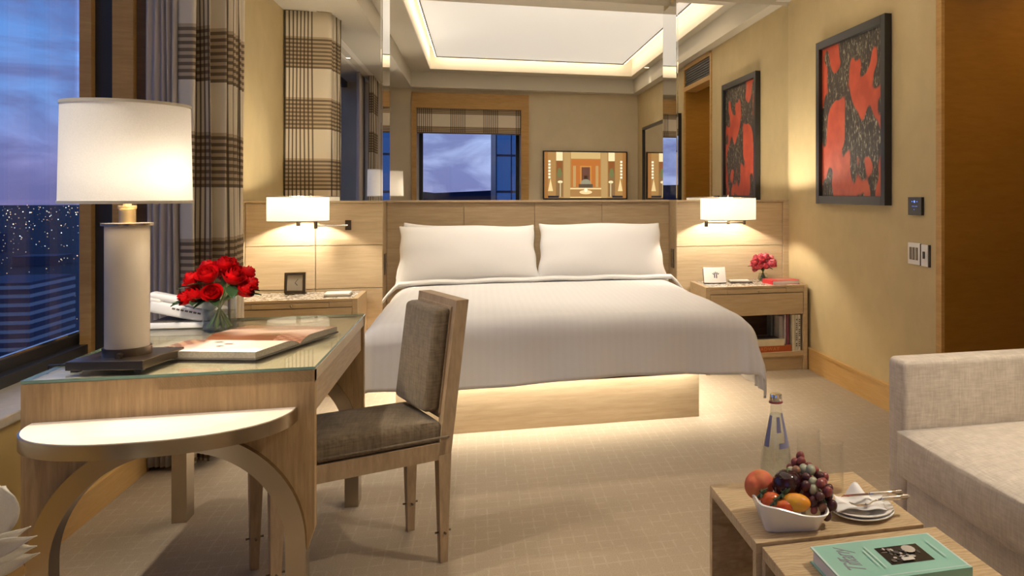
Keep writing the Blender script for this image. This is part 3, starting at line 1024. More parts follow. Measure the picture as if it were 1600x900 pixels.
obj('stand', obox(new_bm(), fr((-1.113, 5.735, 0.597), (1, 0.06, 0), (0, 1, 0)), 0.12, 0.05, 0.012), M['bronze'], ck)
nb = thing('notebook', 'small white notebook lying on the nightstand beside the clock', 'notebook', (-0.84, 5.56, 0.589))
obj('cover', obox(new_bm(), fr((-0.84, 5.57, 0.594), (1, 0.03, 0), (0, 1, 0)), 0.15, 0.155, 0.009, 0.001), plain('taupe_cover', (0.30, 0.25, 0.18), 0.5), nb)
obj('pages', obox(new_bm(), fr((-0.842, 5.57, 0.604), (1, 0.03, 0), (0, 1, 0)), 0.145, 0.15, 0.012, 0.002), M['paper'], nb)

# ================================================================== WALL SCONCES
def sconce(label, cx, cy, r, z0, z1, plate_x, kind):
    t = thing('wall_sconce', label, 'wall lamp', (cx, YM, z0))
    bm = new_bm()
    lathe(bm, [(r, 0), (r, z1 - z0)], (cx, cy, z0), 48)
    obj('shade', bm, M['shade2'], t, smooth=True)
    for z in (z0, z1):
        obj('rim', lathe(new_bm(), [(r - 0.002, -0.002), (r + 0.002, -0.002), (r + 0.002, 0.002), (r - 0.002, 0.002)], (cx, cy, z), 48, closed=True), M['nickel'], t, smooth='auto')
    bm = new_bm()
    lathe(bm, [(0, -0.02), (0.013, -0.02), (0.013, 0.03), (0, 0.03)], (cx, cy, z0 - 0.012), 16)
    obj('socket', bm, M['nickel'], t, smooth='auto')
    obj('finial', lathe(new_bm(), [(0, 0), (0.006, 0), (0.004, 0.02), (0, 0.022)], (cx, cy, z1), 12), M['nickel'], t, smooth=True)
    bm = new_bm()
    for a in range(3):
        tube(bm, [(cx, cy, z1 - 0.004), (cx + (r - 0.003) * math.cos(a * 2.094 + 0.4), cy + (r - 0.003) * math.sin(a * 2.094 + 0.4), z1 - 0.004)], 0.0025, 6)
    obj('spider', bm, M['nickel'], t)
    if kind == 'swing':
        B('wall_plate', M['bronze'], t, plate_x - 0.018, plate_x + 0.018, YM - 0.018, YM - 0.001, 0.985, 1.05, 0.002)
        zb = 1.018
        ex = cx + 0.085
        obj('arm', tube(new_bm(), [(plate_x, YM - 0.018, zb), (plate_x, YM - 0.055, zb), (ex, YM - 0.12, zb)], 0.0065, 10), M['chrome'], t, smooth='auto')
        obj('arm', tube(new_bm(), [(ex, YM - 0.12, zb), (ex, YM - 0.12, zb + 0.03), (cx, cy, zb + 0.03)], 0.0065, 10), M['chrome'], t, smooth='auto')
        obj('joint', lathe(new_bm(), [(0, -0.018), (0.011, -0.018), (0.011, 0.04), (0, 0.04)], (ex, YM - 0.12, zb), 14), M['bronze'], t, smooth='auto')
    else:
        B('wall_plate', M['bronze'], t, plate_x - 0.03, plate_x + 0.03, YM - 0.016, YM - 0.001, 1.07, 1.14, 0.002)
        obj('arm', tube(new_bm(), [(plate_x, YM - 0.016, 1.10), (plate_x, cy, 1.10)], 0.006, 10), M['chrome'], t, smooth='auto')
        bx = cx - 0.165
        obj('arm', tube(new_bm(), [(bx, cy - 0.02, z0 - 0.006), (bx + 0.01, cy - 0.02, z0 - 0.02), (cx + 0.10, cy - 0.02, z0 - 0.02), (cx + 0.115, cy - 0.02, z0 - 0.006)], 0.005, 8), M['bronze'], t, smooth='auto')
        B('switch_pull', M['bronze'], t, bx - 0.011, bx + 0.011, cy - 0.03, cy - 0.01, z0 - 0.048, z0 - 0.006, 0.003)
        B('switch_pull', M['bronze'], t, cx + 0.105, cx + 0.122, cy - 0.03, cy - 0.01, z0 - 0.034, z0 - 0.006, 0.003)
    bulb = emit('sconce_bulb', (1.0, 0.86, 0.62), 4.0)
    obj('bulb', sphere(new_bm(), (cx, cy, z0 + 0.07), 0.022, u=14, v=8), bulb, t, smooth=True)
    lamp_light('sconce_light', 'POINT', (cx, cy, z0 + 0.105), SCONCE_W, t, 0.03)
    return t
sconce('drum-shaded swing-arm wall lamp above the clock nightstand', -1.078, 5.63, 0.175, 1.053, 1.203, -0.818, 'swing')
sconce('drum-shaded wall lamp above the pink rose nightstand', 1.70, 5.625, 0.196, 1.038, 1.193, 1.70, 'fixed')

# ================================================================== DESK
DX0, DX1, DY0_, DY1_ = -1.116, -0.434, 2.478, 3.520
dk = thing('writing_desk', 'limed oak writing desk with glass top and metal arch legs', 'desk', ((DX0 + DX1) / 2, (DY0_ + DY1_) / 2, 0))
acx, acz, AO, AI = (DX0 + DX1) / 2, 0.275, 0.322, 0.272
def end_panel(y0, y1):
    n = 28
    poly = [(DX0, 0.738), (DX0, acz + 0.004)]
    for i in range(n + 1):
        a = pi - pi * i / n
        poly.append((acx + AO * math.cos(a), acz + AO * math.sin(a)))
    poly += [(DX1, acz + 0.004), (DX1, 0.738)]
    bm = new_bm()
    # spandrel built as strips so that the concave outline stays clean
    pts = poly[2:-2]
    front, back = [], []
    for y in (y0, y1):
        row = []
        for (x, z) in pts:
            row.append((bm.verts.new((x, y, z)), bm.verts.new((x, y, 0.738))))
        (front if y == y0 else back).extend(row)
    for rows in (front, back):
        for (a, b), (c, d) in zip(rows[:-1], rows[1:]):
            bm.faces.new((a, c, d, b))
    for (a, b), (c, d), (e, f), (g, h) in zip(front[:-1], front[1:], back[:-1], back[1:]):
        bm.faces.new((a, c, g, e))
        bm.faces.new((b, d, h, f))
    # outer margins, tapering to the floor side of the arch
    for (xa, xb, k) in ((DX0, acx - AO, 0), (acx + AO, DX1, 1)):
        z0a, z0b = (acz + 0.03, acz - 0.03) if k == 0 else (acz - 0.03, acz + 0.03)
        prism(bm, [(xa, z0a), (xb, z0b), (xb, 0.738), (xa, 0.738)], y0, y1, 'y')
    return bm
obj('end_panel', end_panel(DY0_, DY0_ + 0.03), M['oak_v'], dk)
obj('end_panel', end_panel(DY1_ - 0.03, DY1_), M['oak_v'], dk)
def arch(y0, y1):
    bm = new_bm()
    n = 40
    path = [(acx - AO, 0), (acx - AO, acz * 0.5)]
    outer = [(acx - AO, 0.0)] + [(acx + AO * math.cos(pi - pi * i / n), acz + AO * math.sin(pi - pi * i / n)) for i in range(n + 1)] + [(acx + AO, 0.0)]
    inner = [(acx - AI, 0.0)] + [(acx + AI * math.cos(pi - pi * i / n), acz + AI * math.sin(pi - pi * i / n)) for i in range(n + 1)] + [(acx + AI, 0.0)]
    V = []
    for (xo, zo), (xi, zi) in zip(outer, inner):
        V.append([bm.verts.new((xo, y0, zo)), bm.verts.new((xi, y0, zi)), bm.verts.new((xi, y1, zi)), bm.verts.new((xo, y1, zo))])
    for a, b in zip(V[:-1], V[1:]):
        for k in range(4):
            bm.faces.new((a[k], a[(k + 1) % 4], b[(k + 1) % 4], b[k]))
    bm.faces.new(V[0])
    bm.faces.new(V[-1])
    bmesh.ops.bevel(bm, geom=[e for e in bm.edges if e.calc_length() < 1 and len(e.link_faces) == 2 and e.calc_face_angle(0) > 1.2], offset=0.0015, segments=1, affect='EDGES')
    return bm
obj('arch_leg', arch(DY0_ - 0.022, DY0_ + 0.036), M['nickel'], dk, smooth='auto')
obj('arch_leg', arch(DY1_ - 0.036, DY1_ + 0.05), M['nickel'], dk, smooth='auto')
B('top_panel', wood('pale_desk_veneer', (0.52, 0.42, 0.27), (0.66, 0.55, 0.38), (40, 3, 40), 0.42, 0.04), dk, DX0, DX1, DY0_, DY1_, 0.705, 0.738, 0.001)
ap = B('apron', M['oak_y'], dk, DX1 - 0.045, DX1 - 0.02, DY0_ + 0.03, DY1_ - 0.03, 0.60, 0.705)
B('drawer_front', M['oak_y'], ap, DX1 - 0.022, DX1 - 0.008, DY0_ + 0.034, DY1_ - 0.05, 0.612, 0.702, 0.001)
B('apron', M['oak_y'], dk, DX0 + 0.008, DX0 + 0.03, DY0_ + 0.03, DY1_ - 0.03, 0.60, 0.705)
B('drawer_floor', M['dark_wood'], dk, DX0 + 0.03, DX1 - 0.045, DY0_ + 0.03, DY1_ - 0.03, 0.60, 0.612)
B('glass_top', M['tableglass'], dk, DX0, DX1, DY0_, DY1_, 0.7395, 0.7475)
bm = new_bm()
for (a, b, c, d) in ((DX0, DX1, DY0_ - 0.0006, DY0_), (DX0, DX1, DY1_, DY1_ + 0.0006), (DX0 - 0.0006, DX0, DY0_, DY1_), (DX1, DX1 + 0.0006, DY0_, DY1_)):
    box(bm, a, b, c, d, 0.7395, 0.7475)
obj('glass_edge', bm, M['glassedge'], dk)
# half-round flap at the end of the desk
HMX0, HMX1, HMY, HMD, HMZ = -1.096, -0.476, DY0_ - 0.001, 0.258, 0.640
def half(scale, z0, z1, rim=False):
    bm = new_bm()
    n = 48
    c = (HMX0 + HMX1) / 2
    rx = (HMX1 - HMX0) / 2
    poly = []
    for i in range(n + 1):
        a = pi + pi * i / n
        ca, sa = math.cos(a), math.sin(a)
        poly.append((c + rx * scale * math.copysign(abs(ca) ** 0.86, ca), HMY - HMD * scale * abs(sa) ** 0.92))
    prism(bm, poly, z0, z1, 'z')
    return bm
fl = obj('half_round_flap', half(1.0, HMZ - 0.037, HMZ - 0.002), M['nickel'], dk, smooth='auto')
obj('flap_veneer', half(0.985, HMZ - 0.002, HMZ), plain('bleached_veneer', (0.72, 0.62, 0.50), 0.45, var=0.05, vscale=12), fl)
DT = 0.7478

# ------------------------------------------------------------------ desk lamp
LC = (-0.937, 2.635)
dl = thing('desk_lamp', 'large table lamp with white drum shade and cream leather column on the desk', 'table lamp', (LC[0], LC[1], DT))
Lf = fr((LC[0], LC[1], DT), (1, -0.18, 0), (0.18, 1, 0))
obj('base', obox(new_bm(), Lf @ Matrix.Translation((0, 0, 0.018)), 0.195, 0.205, 0.024, 0.002), M['bronze'], dl)
bm = new_bm()
for sx in (-1, 1):
    for sy in (-1, 1):
        obox(bm, Lf @ Matrix.Translation((sx * 0.08, sy * 0.085, 0.003)), 0.018, 0.018, 0.006)
obj('foot_pads', bm, M['black'], dl)
obj('collar', lathe(new_bm(), [(0, 0.03), (0.058, 0.03), (0.058, 0.052), (0, 0.052)], (LC[0], LC[1], DT), 48), M['bronze'], dl, smooth='auto')
obj('column', lathe(new_bm(), [(0, 0.052), (0.0525, 0.052), (0.0525, 0.385), (0, 0.385)], (LC[0], LC[1], DT), 48), M['leather'], dl, smooth='auto')
obj('column_cap', lathe(new_bm(), [(0, 0.385), (0.061, 0.385), (0.061, 0.392), (0, 0.392)], (LC[0], LC[1], DT), 48), M['nickel'], dl, smooth='auto')
obj('neck', lathe(new_bm(), [(0, 0.392), (0.0195, 0.392), (0.0195, 0.43), (0.022, 0.432), (0.022, 0.44), (0, 0.44)], (LC[0], LC[1], DT), 32), M['brass'], dl, smooth='auto')
obj('switch_knob', lathe(new_bm(), [(0, 0), (0.008, 0), (0.008, 0.02), (0, 0.02)], seg=16, mat=Matrix.Translation((LC[0] + 0.005, LC[1] - 0.058, DT + 0.036)) @ Matrix.Rotation(R(90), 4, 'X')), M['bronze'], dl, smooth='auto')
SZ0, SZ1 = 1.198, 1.465
obj('shade', lathe(new_bm(), [(0.1545, SZ0), (0.1495, SZ1)], (LC[0], LC[1], 0), 64), M['shade'], dl, smooth=True)
mtrim = plain('linen_trim', (0.62, 0.57, 0.46), 0.8)
for (rr, z) in ((0.1545, SZ0), (0.1495, SZ1)):
    obj('shade_trim', lathe(new_bm(), [(rr - 0.002, z - 0.004), (rr + 0.002, z - 0.004), (rr + 0.002, z + 0.004), (rr - 0.002, z + 0.004)], (LC[0], LC[1], 0), 64, closed=True), mtrim, dl, smooth='auto')
bm = new_bm()
for a in range(3):
    tube(bm, [(LC[0], LC[1], SZ1 - 0.012), (LC[0] + 0.148 * math.cos(a * 2.094), LC[1] + 0.148 * math.sin(a * 2.094), SZ1 - 0.012)], 0.002, 6)
tube(bm, [(LC[0], LC[1], DT + 0.44), (LC[0], LC[1], DT + 0.49)], 0.01, 10)
obj('shade_carrier', bm, M['brass'], dl)
obj('bulb', sphere(new_bm(), (LC[0], LC[1], 1.285), 0.03, sz=1.2, u=16, v=10), emit('lamp_bulb', (1.0, 0.86, 0.64), 5.0), dl, smooth=True)
lamp_light('desk_lamp_light', 'POINT', (LC[0] + 0.055, LC[1] - 0.03, 1.275), DESK_W, dl, 0.035)
obj('cord', tube(new_bm(), [(-0.99, 2.71, DT + 0.012), (-1.02, 2.70, DT + 0.004), (-1.08, 2.66, DT + 0.004), (-1.14, 2.68, DT + 0.0), (-1.18, 2.74, 0.66), (-1.20, 2.76, 0.3), (-1.22, 2.78, 0.02), (-1.36, 2.85, 0.012)], 0.003, 8), M['black'], dl, smooth=True)

# ------------------------------------------------------------------ open picture book on the desk
bk = thing('picture_book', 'large open picture book showing a portrait, lying on the glass desk', 'book', (-0.66, 2.86, DT))
bo = Vector((-0.612, 2.612, DT))
ba = Vector((0.148, 0.440, 0)).normalized()
bb = Vector((-0.94, 0.34, 0)).normalized()
BF = fr(bo, ba, bb)
PWd, PHt = 0.232, 0.315
obj('cover', obox(new_bm(), BF @ Matrix.Translation((PWd, PHt / 2, 0.003)), PWd * 2 + 0.006, PHt + 0.006, 0.005), M['cover_grey'], bk)
def page_block(sx):
    bm = new_bm()
    n = 14
    prof = []
    for i in range(n + 1):
        q = i / n
        h = 0.020 * (1 - (1 - min(1, q * 3.2)) ** 2) * (1 - 0.35 * q) + 0.004 * q
        prof.append((q * PWd, h))
    A = []
    for (x, h) in prof:
        X = PWd + sx * x
        A.append([bm.verts.new(BF @ Vector((X, y, z))) for (y, z) in ((0, 0.0055), (0, 0.0057 + h), (PHt, 0.0057 + h), (PHt, 0.0055))])
    for a, b in zip(A[:-1], A[1:]):
        for k in range(4):
            bm.faces.new((a[k], a[(k + 1) % 4], b[(k + 1) % 4], b[k]))
    bm.faces.new(A[0])
    bm.faces.new(A[-1])
    return bm
def ph(q):
    return 0.020 * (1 - (1 - min(1, q * 3.2)) ** 2) * (1 - 0.35 * q) + 0.004 * q
mpages = plain('page_edges', (0.30, 0.26, 0.20), 0.6, var=0.2, vscale=200)
obj('page_block', page_block(-1), mpages, bk, smooth='auto')
obj('page_block', page_block(1), mpages, bk, smooth='auto')
def picture_page(sx, colf):
    """a printed page following the curve of the page block, coloured face by face"""
    me = bpy.data.meshes.new('printed_page')
    nx, ny = 40, 50
    vs_, fs, cs = [], [], []
    for i in range(nx + 1):
        for j in range(ny + 1):
            q = i / nx
            vs_.append(tuple(BF @ Vector((PWd + sx * q * PWd * 0.998, j / ny * PHt, 0.0062 + ph(q)))))
    for i in range(nx):
        for j in range(ny):
            a = i * (ny + 1) + j
            fs.append((a, a + 1, a + ny + 2, a + ny + 1))
            cs.append(colf((i + 0.5) / nx, (j + 0.5) / ny))
    me.from_pydata(vs_, [], fs)
    ca = me.color_attributes.new('Col', 'FLOAT_COLOR', 'CORNER')
    for p, c in zip(me.polygons, cs):
        p.use_smooth = True
        for li in p.loop_indices:
            ca.data[li].color = c4(c)
    me.materials.append(M['print_gloss'])
    o = bpy.data.objects.new('printed_page', me)
    COL.objects.link(o)
    attach(o, bk)
    return o
def lerp(a, b, t):
    return tuple(x + (y - x) * t for x, y in zip(a, b))
def sm(a, b, x):
    t = max(0, min(1, (x - a) / (b - a)))
    return t * t * (3 - 2 * t)
HAIR, SKIN, WHT, SHD = (0.16, 0.065, 0.03), (0.80, 0.58, 0.47), (0.85, 0.83, 0.80), (0.42, 0.22, 0.15)
def col_near(q, t):
    # q: from the spine outwards (towards the viewer); t: along the page height
    q = q * 0.70
    c = WHT
    w_ = 0.05 * math.sin(t * 14) + 0.03 * math.sin(t * 31 + q * 9)
    c = lerp(c, SKIN, sm(0.66, 0.50, q + w_ * 0.5) * 0.95)
    face = ((q - 0.33) / 0.26) ** 2 + ((t - 0.55) / 0.24) ** 2
    c = lerp(c, (0.84, 0.64, 0.54), sm(1.15, 0.85, face))
    hair = max(sm(0.66, 0.80, t + w_) * sm(0.85, 0.6, q - 0.3 * (t - 0.7)), sm(0.20, 0.08, q + w_ * 0.6))
    strand = 0.5 + 0.5 * math.sin(q * 42 + t * 18 + 3 * math.sin(t * 7))
    c = lerp(c, lerp(HAIR, (0.45, 0.27, 0.14), strand * 0.7), hair * 0.92)
    for (qe, te, rq, rt) in ((0.36, 0.48, 0.035, 0.05), (0.28, 0.63, 0.03, 0.05), (0.46, 0.50, 0.03, 0.04)):
        e = ((q - qe) / rq) ** 2 + ((t - te) / rt) ** 2
        c = lerp(c, HAIR, sm(1.2, 0.5, e) * 0.85)
    if q > 0.80:
        c = lerp(c, WHT, sm(0.80, 0.84, q))
    return c
def col_far(q, t):
    w_ = 0.06 * math.sin(t * 10 + q * 5)
    c = lerp(HAIR, (0.62, 0.42, 0.32), sm(0.15, 0.45, q + w_))
    c = lerp(c, HAIR, sm(0.50, 0.75, q + w_) * 0.9)
    lace = 0.5 + 0.5 * math.sin(q * 70) * math.sin(t * 60)
    if t < 0.3 and q < 0.5:
        c = lerp(c, SHD, lace * 0.6)
    return c
picture_page(-1, col_near)
picture_page(1, col_far)

# ------------------------------------------------------------------ telephone
tp = thing('telephone', 'white desk telephone with handset behind the red roses', 'telephone', (-1.00, 3.38, DT))
TF = fr((-1.005, 3.375, DT), (1, -0.10, 0), (0.10, 1, 0))
obj('base', obox(new_bm(), TF @ Matrix.Translation((0.0, 0, 0.012)), 0.20, 0.17, 0.022, 0.006), M['plastic'], tp, smooth='auto')
obj('base_line', obox(new_bm(), TF @ Matrix.Translation((0.0, 0, 0.0245)), 0.192, 0.162, 0.004), M['cover_grey'], tp)
TB = TF @ Matrix.Translation((0.0, 0.0, 0.058)) @ Matrix.Rotation(R(13), 4, 'Y')
obj('body', obox(new_bm(), TB, 0.205, 0.16, 0.045, 0.012, 3), M['plastic'], tp, smooth='auto')
HF = TB @ Matrix.Translation((-0.005, -0.055, 0.036))
hs = obj('handset', obox(new_bm(), HF, 0.215, 0.045, 0.026, 0.011, 3), M['plastic'], tp, smooth='auto')
obj('earpiece', obox(new_bm(), HF @ Matrix.Translation((-0.085, 0, -0.012)), 0.045, 0.046, 0.022, 0.008), M['plastic'], hs, smooth='auto')
for k in range(7):
    obj('key', obox(new_bm(), TB @ Matrix.Translation((-0.02 + k * 0.014, -0.0802, 0.008)), 0.010, 0.004, 0.006), M['cover_grey'], tp)

# ------------------------------------------------------------------ roses
def rose_bloom(seed, r=0.03):
    rnd = random.Random(seed)
    bm = new_bm()
    spec = []
    for k in range(3):
        spec.append((0.28, 0.95, k * 2.1, 1.25, 1.9))
    for k in range(4):
        spec.append((0.52, 0.86, k * 1.57 + 0.5, 1.12, 1.7))
    for k in range(5):
        spec.append((0.78, 0.68, k * 1.257 + 0.2, 0.98, 1.5))
    for k in range(5):
        spec.append((1.0, 0.42, k * 1.257 + 0.8, 0.85, 1.35))
    for (rad, hgt, az, open_, wid) in spec:
        az += rnd.uniform(-0.15, 0.15)
        def fn(u, v):
            a = az + (u - 0.5) * wid * 1.25
            e = abs(u - 0.5) * 2
            vv = v * (1 - 0.25 * e ** 2.5)
            rr = r * rad * (0.25 + 0.75 * math.sin(min(1.0, vv * 1.15) * pi / 2) ** 0.7) * (1 - (0.10 if rad < 0.9 else -0.10) * max(0, vv - 0.6) * 2.5)
            z = r * (-0.75 + (0.75 + hgt) * vv) - (r * 0.16 * max(0, vv - 0.8) * 4 * (rad > 0.6))
            return (rr * math.cos(a), rr * math.sin(a), z)
        grid(bm, 6, 5, fn)
    return bm
def bouquet(prefix, label, group, mpet, centre, heads, vase_base, rscale, leafy):
    """each rose: bloom on its own stem, stems meet in the vase"""
    meshes = [bpy.data.meshes.new(prefix + '_bloom') for _ in range(3)]
    for i, me in enumerate(meshes):
        bm = rose_bloom(10 + i, rscale)
        bm.to_mesh(me)
        bm.free()
        me.materials.append(mpet)
        for p in me.polygons:
            p.use_smooth = True
    lb = new_bm()
    grid(lb, 4, 6, lambda u, v: ((u - 0.5) * 0.55 * math.sin(v * pi) ** 0.7, v, -0.25 * v * v + 0.12 * abs(u - 0.5)))
    lme = bpy.data.meshes.new('leaf')
    lb.to_mesh(lme)
    lb.free()
    lme.materials.append(M['leaf'])
    for p in lme.polygons:
        p.use_smooth = True
    rnd = random.Random(3)
    ordn = ('first', 'second', 'third', 'fourth', 'fifth', 'sixth', 'seventh')
    rows = {}
    for i, h in enumerate(heads):
        rows.setdefault('front' if h[1] < -0.04 else ('back' if h[1] > 0.005 else 'middle'), []).append((h[0], i))
    names = {}
    for rn, lst in rows.items():
        for k, (_, i) in enumerate(sorted(lst)):
            names[i] = label % (ordn[k], rn)
    for i, (dx, dy, dz, s) in enumerate(heads):
        hp = Vector(centre) + Vector((dx, dy, dz))
        foot = Vector(vase_base) + Vector((-dx * 0.38, -dy * 0.38, 0.006))
        t = thing('rose', names[i], 'flower', tuple(foot), group)
        b = bpy.data.objects.new('bloom', meshes[i % 3])
        COL.objects.link(b)
        attach(b, t)
        ax = (hp - (Vector(vase_base) + Vector((0, 0, 0.05)))).normalized()
        ax = (ax + Vector((dx, dy, 0)) * 3.0).normalized()
        q = Vector((0, 0, 1)).rotation_difference(ax)
        b.matrix_basis = Matrix.Translation(hp) @ q.to_matrix().to_4x4() @ Matrix.Rotation(rnd.uniform(0, 6), 4, 'Z') @ Matrix.Scale(s, 4)
        neck = Vector(vase_base) + Vector((dx * 0.15, dy * 0.15, (centre[2] - vase_base[2]) * 0.78))
        low = hp - ax * rscale * 0.7
        obj('stem', tube(new_bm(), [tuple(foot), tuple(neck), tuple(neck.lerp(low, 0.6)), tuple(low)], 0.0035 * rscale / 0.03, 7), M['stem'], t, smooth=True)
        for k in range(leafy):
            l = bpy.data.objects.new('leaf', lme)
            COL.objects.link(l)
            attach(l, t)
            a = rnd.uniform(0, 6.28)
            p = neck.lerp(low, 0.8) + Vector((dx, dy, 0)) * 0.15
            l.matrix_basis = Matrix.Translation(p) @ Matrix.Rotation(math.atan2(dy, dx) + rnd.uniform(-1.3, 1.3) - pi / 2, 4, 'Z') @ Matrix.Rotation(R(rnd.uniform(-25, 35)), 4, 'X') @ Matrix.Scale(rscale * rnd.uniform(1.5, 2.1), 4)

VB = (-0.878, 3.262, DT)
vz = thing('flower_vase', 'clear square-shouldered glass vase of red roses on the desk', 'vase', VB)
obj('glass', lathe(new_bm(), [(0, 0.003), (0.049, 0.003), (0.051, 0.006), (0.051, 0.125), (0.0535, 0.125), (0.0535, 0.0), (0, 0.0)], VB, 40), M['vaseglass'], vz, smooth='auto')
obj('water', lathe(new_bm(), [(0, 0.0065), (0.0495, 0.0065), (0.0495, 0.062), (0, 0.062)], VB, 32), M['water'], vz, smooth='auto')
heads = [(-0.075, -0.03, 0.052, 1.0), (-0.02, -0.065, 0.07, 1.12), (0.055, -0.045, 0.062, 1.15), (-0.062, -0.055, 0.0, 1.0), (0.0, -0.08, 0.008, 1.0),
         (0.085, -0.02, 0.012, 1.0), (-0.04, 0.02, 0.085, 1.05), (0.03, 0.01, 0.092, 1.1), (0.075, 0.04, 0.06, 1.05), (-0.085, 0.03, 0.03, 0.95),
         (0.0, 0.07, 0.06, 1.0), (-0.09, -0.05, -0.008, 0.85), (0.098, 0.0, 0.03, 0.9), (0.02, -0.02, 0.1, 1.0)]
bouquet('rose', '%s red rose from the lamp in the %s row of the desk vase', 'red roses on the desk', M['rose'], (VB[0], VB[1], 0.872), heads, VB, 0.033, 2)

PB = (1.985, 5.70, 0.589)
pv = thing('flower_vase', 'small round glass vase of pink roses on the nightstand', 'vase', PB)
obj('glass', lathe(new_bm(), [(0, 0.002), (0.028, 0.003), (0.036, 0.02), (0.030, 0.045), (0.026, 0.06), (0.028, 0.06), (0.032, 0.045), (0.038, 0.02), (0.03, 0.0), (0, 0.0)], PB, 28), M['vaseglass'], pv, smooth=True)
obj('water', lathe(new_bm(), [(0, 0.004), (0.027, 0.004), (0.034, 0.02), (0.031, 0.034), (0, 0.034)], PB, 24), M['water'], pv, smooth='auto')
heads2 = [(-0.075, -0.02, 0.02, 1.0), (-0.045, -0.05, 0.005, 1.0), (0.0, -0.06, 0.008, 1.1), (0.055, -0.04, 0.02, 1.25), (-0.02, -0.03, 0.055, 1.0),
          (0.015, -0.02, 0.065, 1.05), (-0.05, 0.0, 0.055, 1.0), (0.06, 0.01, 0.045, 1.1), (0.0, 0.04, 0.06, 1.0), (-0.07, -0.04, -0.015, 0.85)]
bouquet('pinkrose', '%s pink rose from the emblem card in the %s row of the nightstand vase', 'pink roses on the nightstand', M['pinkrose'], (PB[0], PB[1], 0.70), heads2, PB, 0.031, 1)

# ================================================================== CHAIR
CF = Vector((-0.923, -0.385, 0)).normalized()      # the way the chair faces
CW = Vector((-0.385, 0.923, 0)).normalized()       # from the near side to the far side
CO = Vector((-0.115, 2.894, 0))                    # near back leg at the floor
CWD, CDP = 0.325, 0.50
ch = thing('desk_chair', 'oak side chair with brown upholstered seat and padded back at the desk', 'chair', tuple(CO + CF * CDP / 2 + CW * CWD / 2))
def CP(f, w_, z):
    return CO + CF * f + CW * w_ + Vector((0, 0, z))
def quad_leg(p0, p1, s0, s1):
    """tapered square leg from p0 (foot) to p1"""
    bm = new_bm()
    rings = []
    for p, s in ((p0, s0), (p1, s1)):
        rings.append([bm.verts.new(p + CF * a * s / 2 + CW * b * s / 2) for a, b in ((-1, -1), (1, -1), (1, 1), (-1, 1))])
    for k in range(4):
        bm.faces.new((rings[0][k], rings[0][(k + 1) % 4], rings[1][(k + 1) % 4], rings[1][k]))
    bm.faces.new(rings[0])
    bm.faces.new(rings[1])
    return bm
def chair_leg(f, w_, top, s1, df=0.0):
    p0, p1 = CP(f - df, w_, 0), CP(f, w_, top)
    l = obj('leg', quad_leg(p0, p1, 0.024, s1), M['chair_wood'], ch)
    pk = p0.lerp(p1, 0.10 / top)
    for (d) in (CF, CW):
        obj('leg_pin', tube(new_bm(), [tuple(pk - d * 0.026), tuple(pk - d * 0.019), tuple(pk + d * 0.019), tuple(pk + d * 0.026)], [0.004, 0.003, 0.003, 0.004], 8), M['bronze'], l, smooth='auto')
for (f, w_, df) in ((0, 0, 0.0), (0, CWD, 0.0), (CDP, 0, -0.005), (CDP, CWD, -0.005)):
    chair_leg(f, w_, 0.36, 0.042, df)
def rail(a, b, z0, z1, th, n, name='seat_rail'):
    bm = new_bm()
    d = (b - a).normalized()
    side = Vector((-d.y, d.x, 0)) * th / 2
    vv = []
    for p in (a, b):
        vv.append([bm.verts.new(Vector((p.x, p.y, z)) + s) for s, z in ((side, z0), (-side, z0), (-side, z1), (side, z1))])
    for k in range(4):
        bm.faces.new((vv[0][k], vv[0][(k + 1) % 4], vv[1][(k + 1) % 4], vv[1][k]))
    bm.faces.new(vv[0])
    bm.faces.new(vv[1])
    return obj(name, bm, M['chair_wood'], ch)
rail(CP(-0.0, 0, 0), CP(CDP + 0.02, 0, 0), 0.345, 0.40, 0.040, 0)
rail(CP(-0.0, CWD, 0), CP(CDP + 0.02, CWD, 0), 0.345, 0.40, 0.040, 0)
rail(CP(0.0, 0, 0), CP(0.0, CWD, 0), 0.345, 0.40, 0.038, 0)
rail(CP(CDP, 0, 0), CP(CDP, CWD, 0), 0.345, 0.40, 0.038, 0)
# seat cushion
SF = fr(CP(CDP / 2 + 0.015, CWD / 2, 0.0), CF, -CW)
def cushion(bm, F, lx, ly, z0, z1, crown, rnd_=0.045):
    n = 22
    def pt(u, v, s):
        a, b = u * 2 - 1, v * 2 - 1
        e = max(abs(a), abs(b))
        k = 1 - max(0, (e - 0.86) / 0.14) ** 2 * 0.06
        zz = z1 + crown * (1 - a * a) * (1 - b * b) - max(0, (e - 0.88) / 0.12) ** 2 * (z1 - z0) * 0.30 if s > 0 else z0
        return F @ Vector((a * lx / 2 * k, b * ly / 2 * k, zz))
    g1 = grid(bm, n, n, lambda u, v: pt(u, v, 1))
    g0 = grid(bm, n, n, lambda u, v: pt(u, v, -1))
    rim1 = [g1[i][0] for i in range(n + 1)] + [g1[n][j] for j in range(1, n + 1)] + [g1[i][n] for i in range(n - 1, -1, -1)] + [g1[0][j] for j in range(n - 1, 0, -1)]
    rim0 = [g0[i][0] for i in range(n + 1)] + [g0[n][j] for j in range(1, n + 1)] + [g0[i][n] for i in range(n - 1, -1, -1)] + [g0[0][j] for j in range(n - 1, 0, -1)]
    for k in range(len(rim1)):
        bm.faces.new((rim1[k], rim1[(k + 1) % len(rim1)], rim0[(k + 1) % len(rim0)], rim0[k]))
    return bm
seat = obj('seat', cushion(new_bm(), SF, CDP + 0.05, CWD + 0.045, 0.405, 0.468, 0.018), M['upholstery'], ch, smooth='auto', angle=60)
bm = new_bm()
pp = []
for (a, b) in ((-1, -1), (1, -1), (1, 1), (-1, 1), (-1, -1)):
    pp.append(tuple(SF @ Vector((a * (CDP + 0.052) / 2, b * (CWD + 0.047) / 2, 0.418))))
tube(bm, pp, 0.0045, 8)
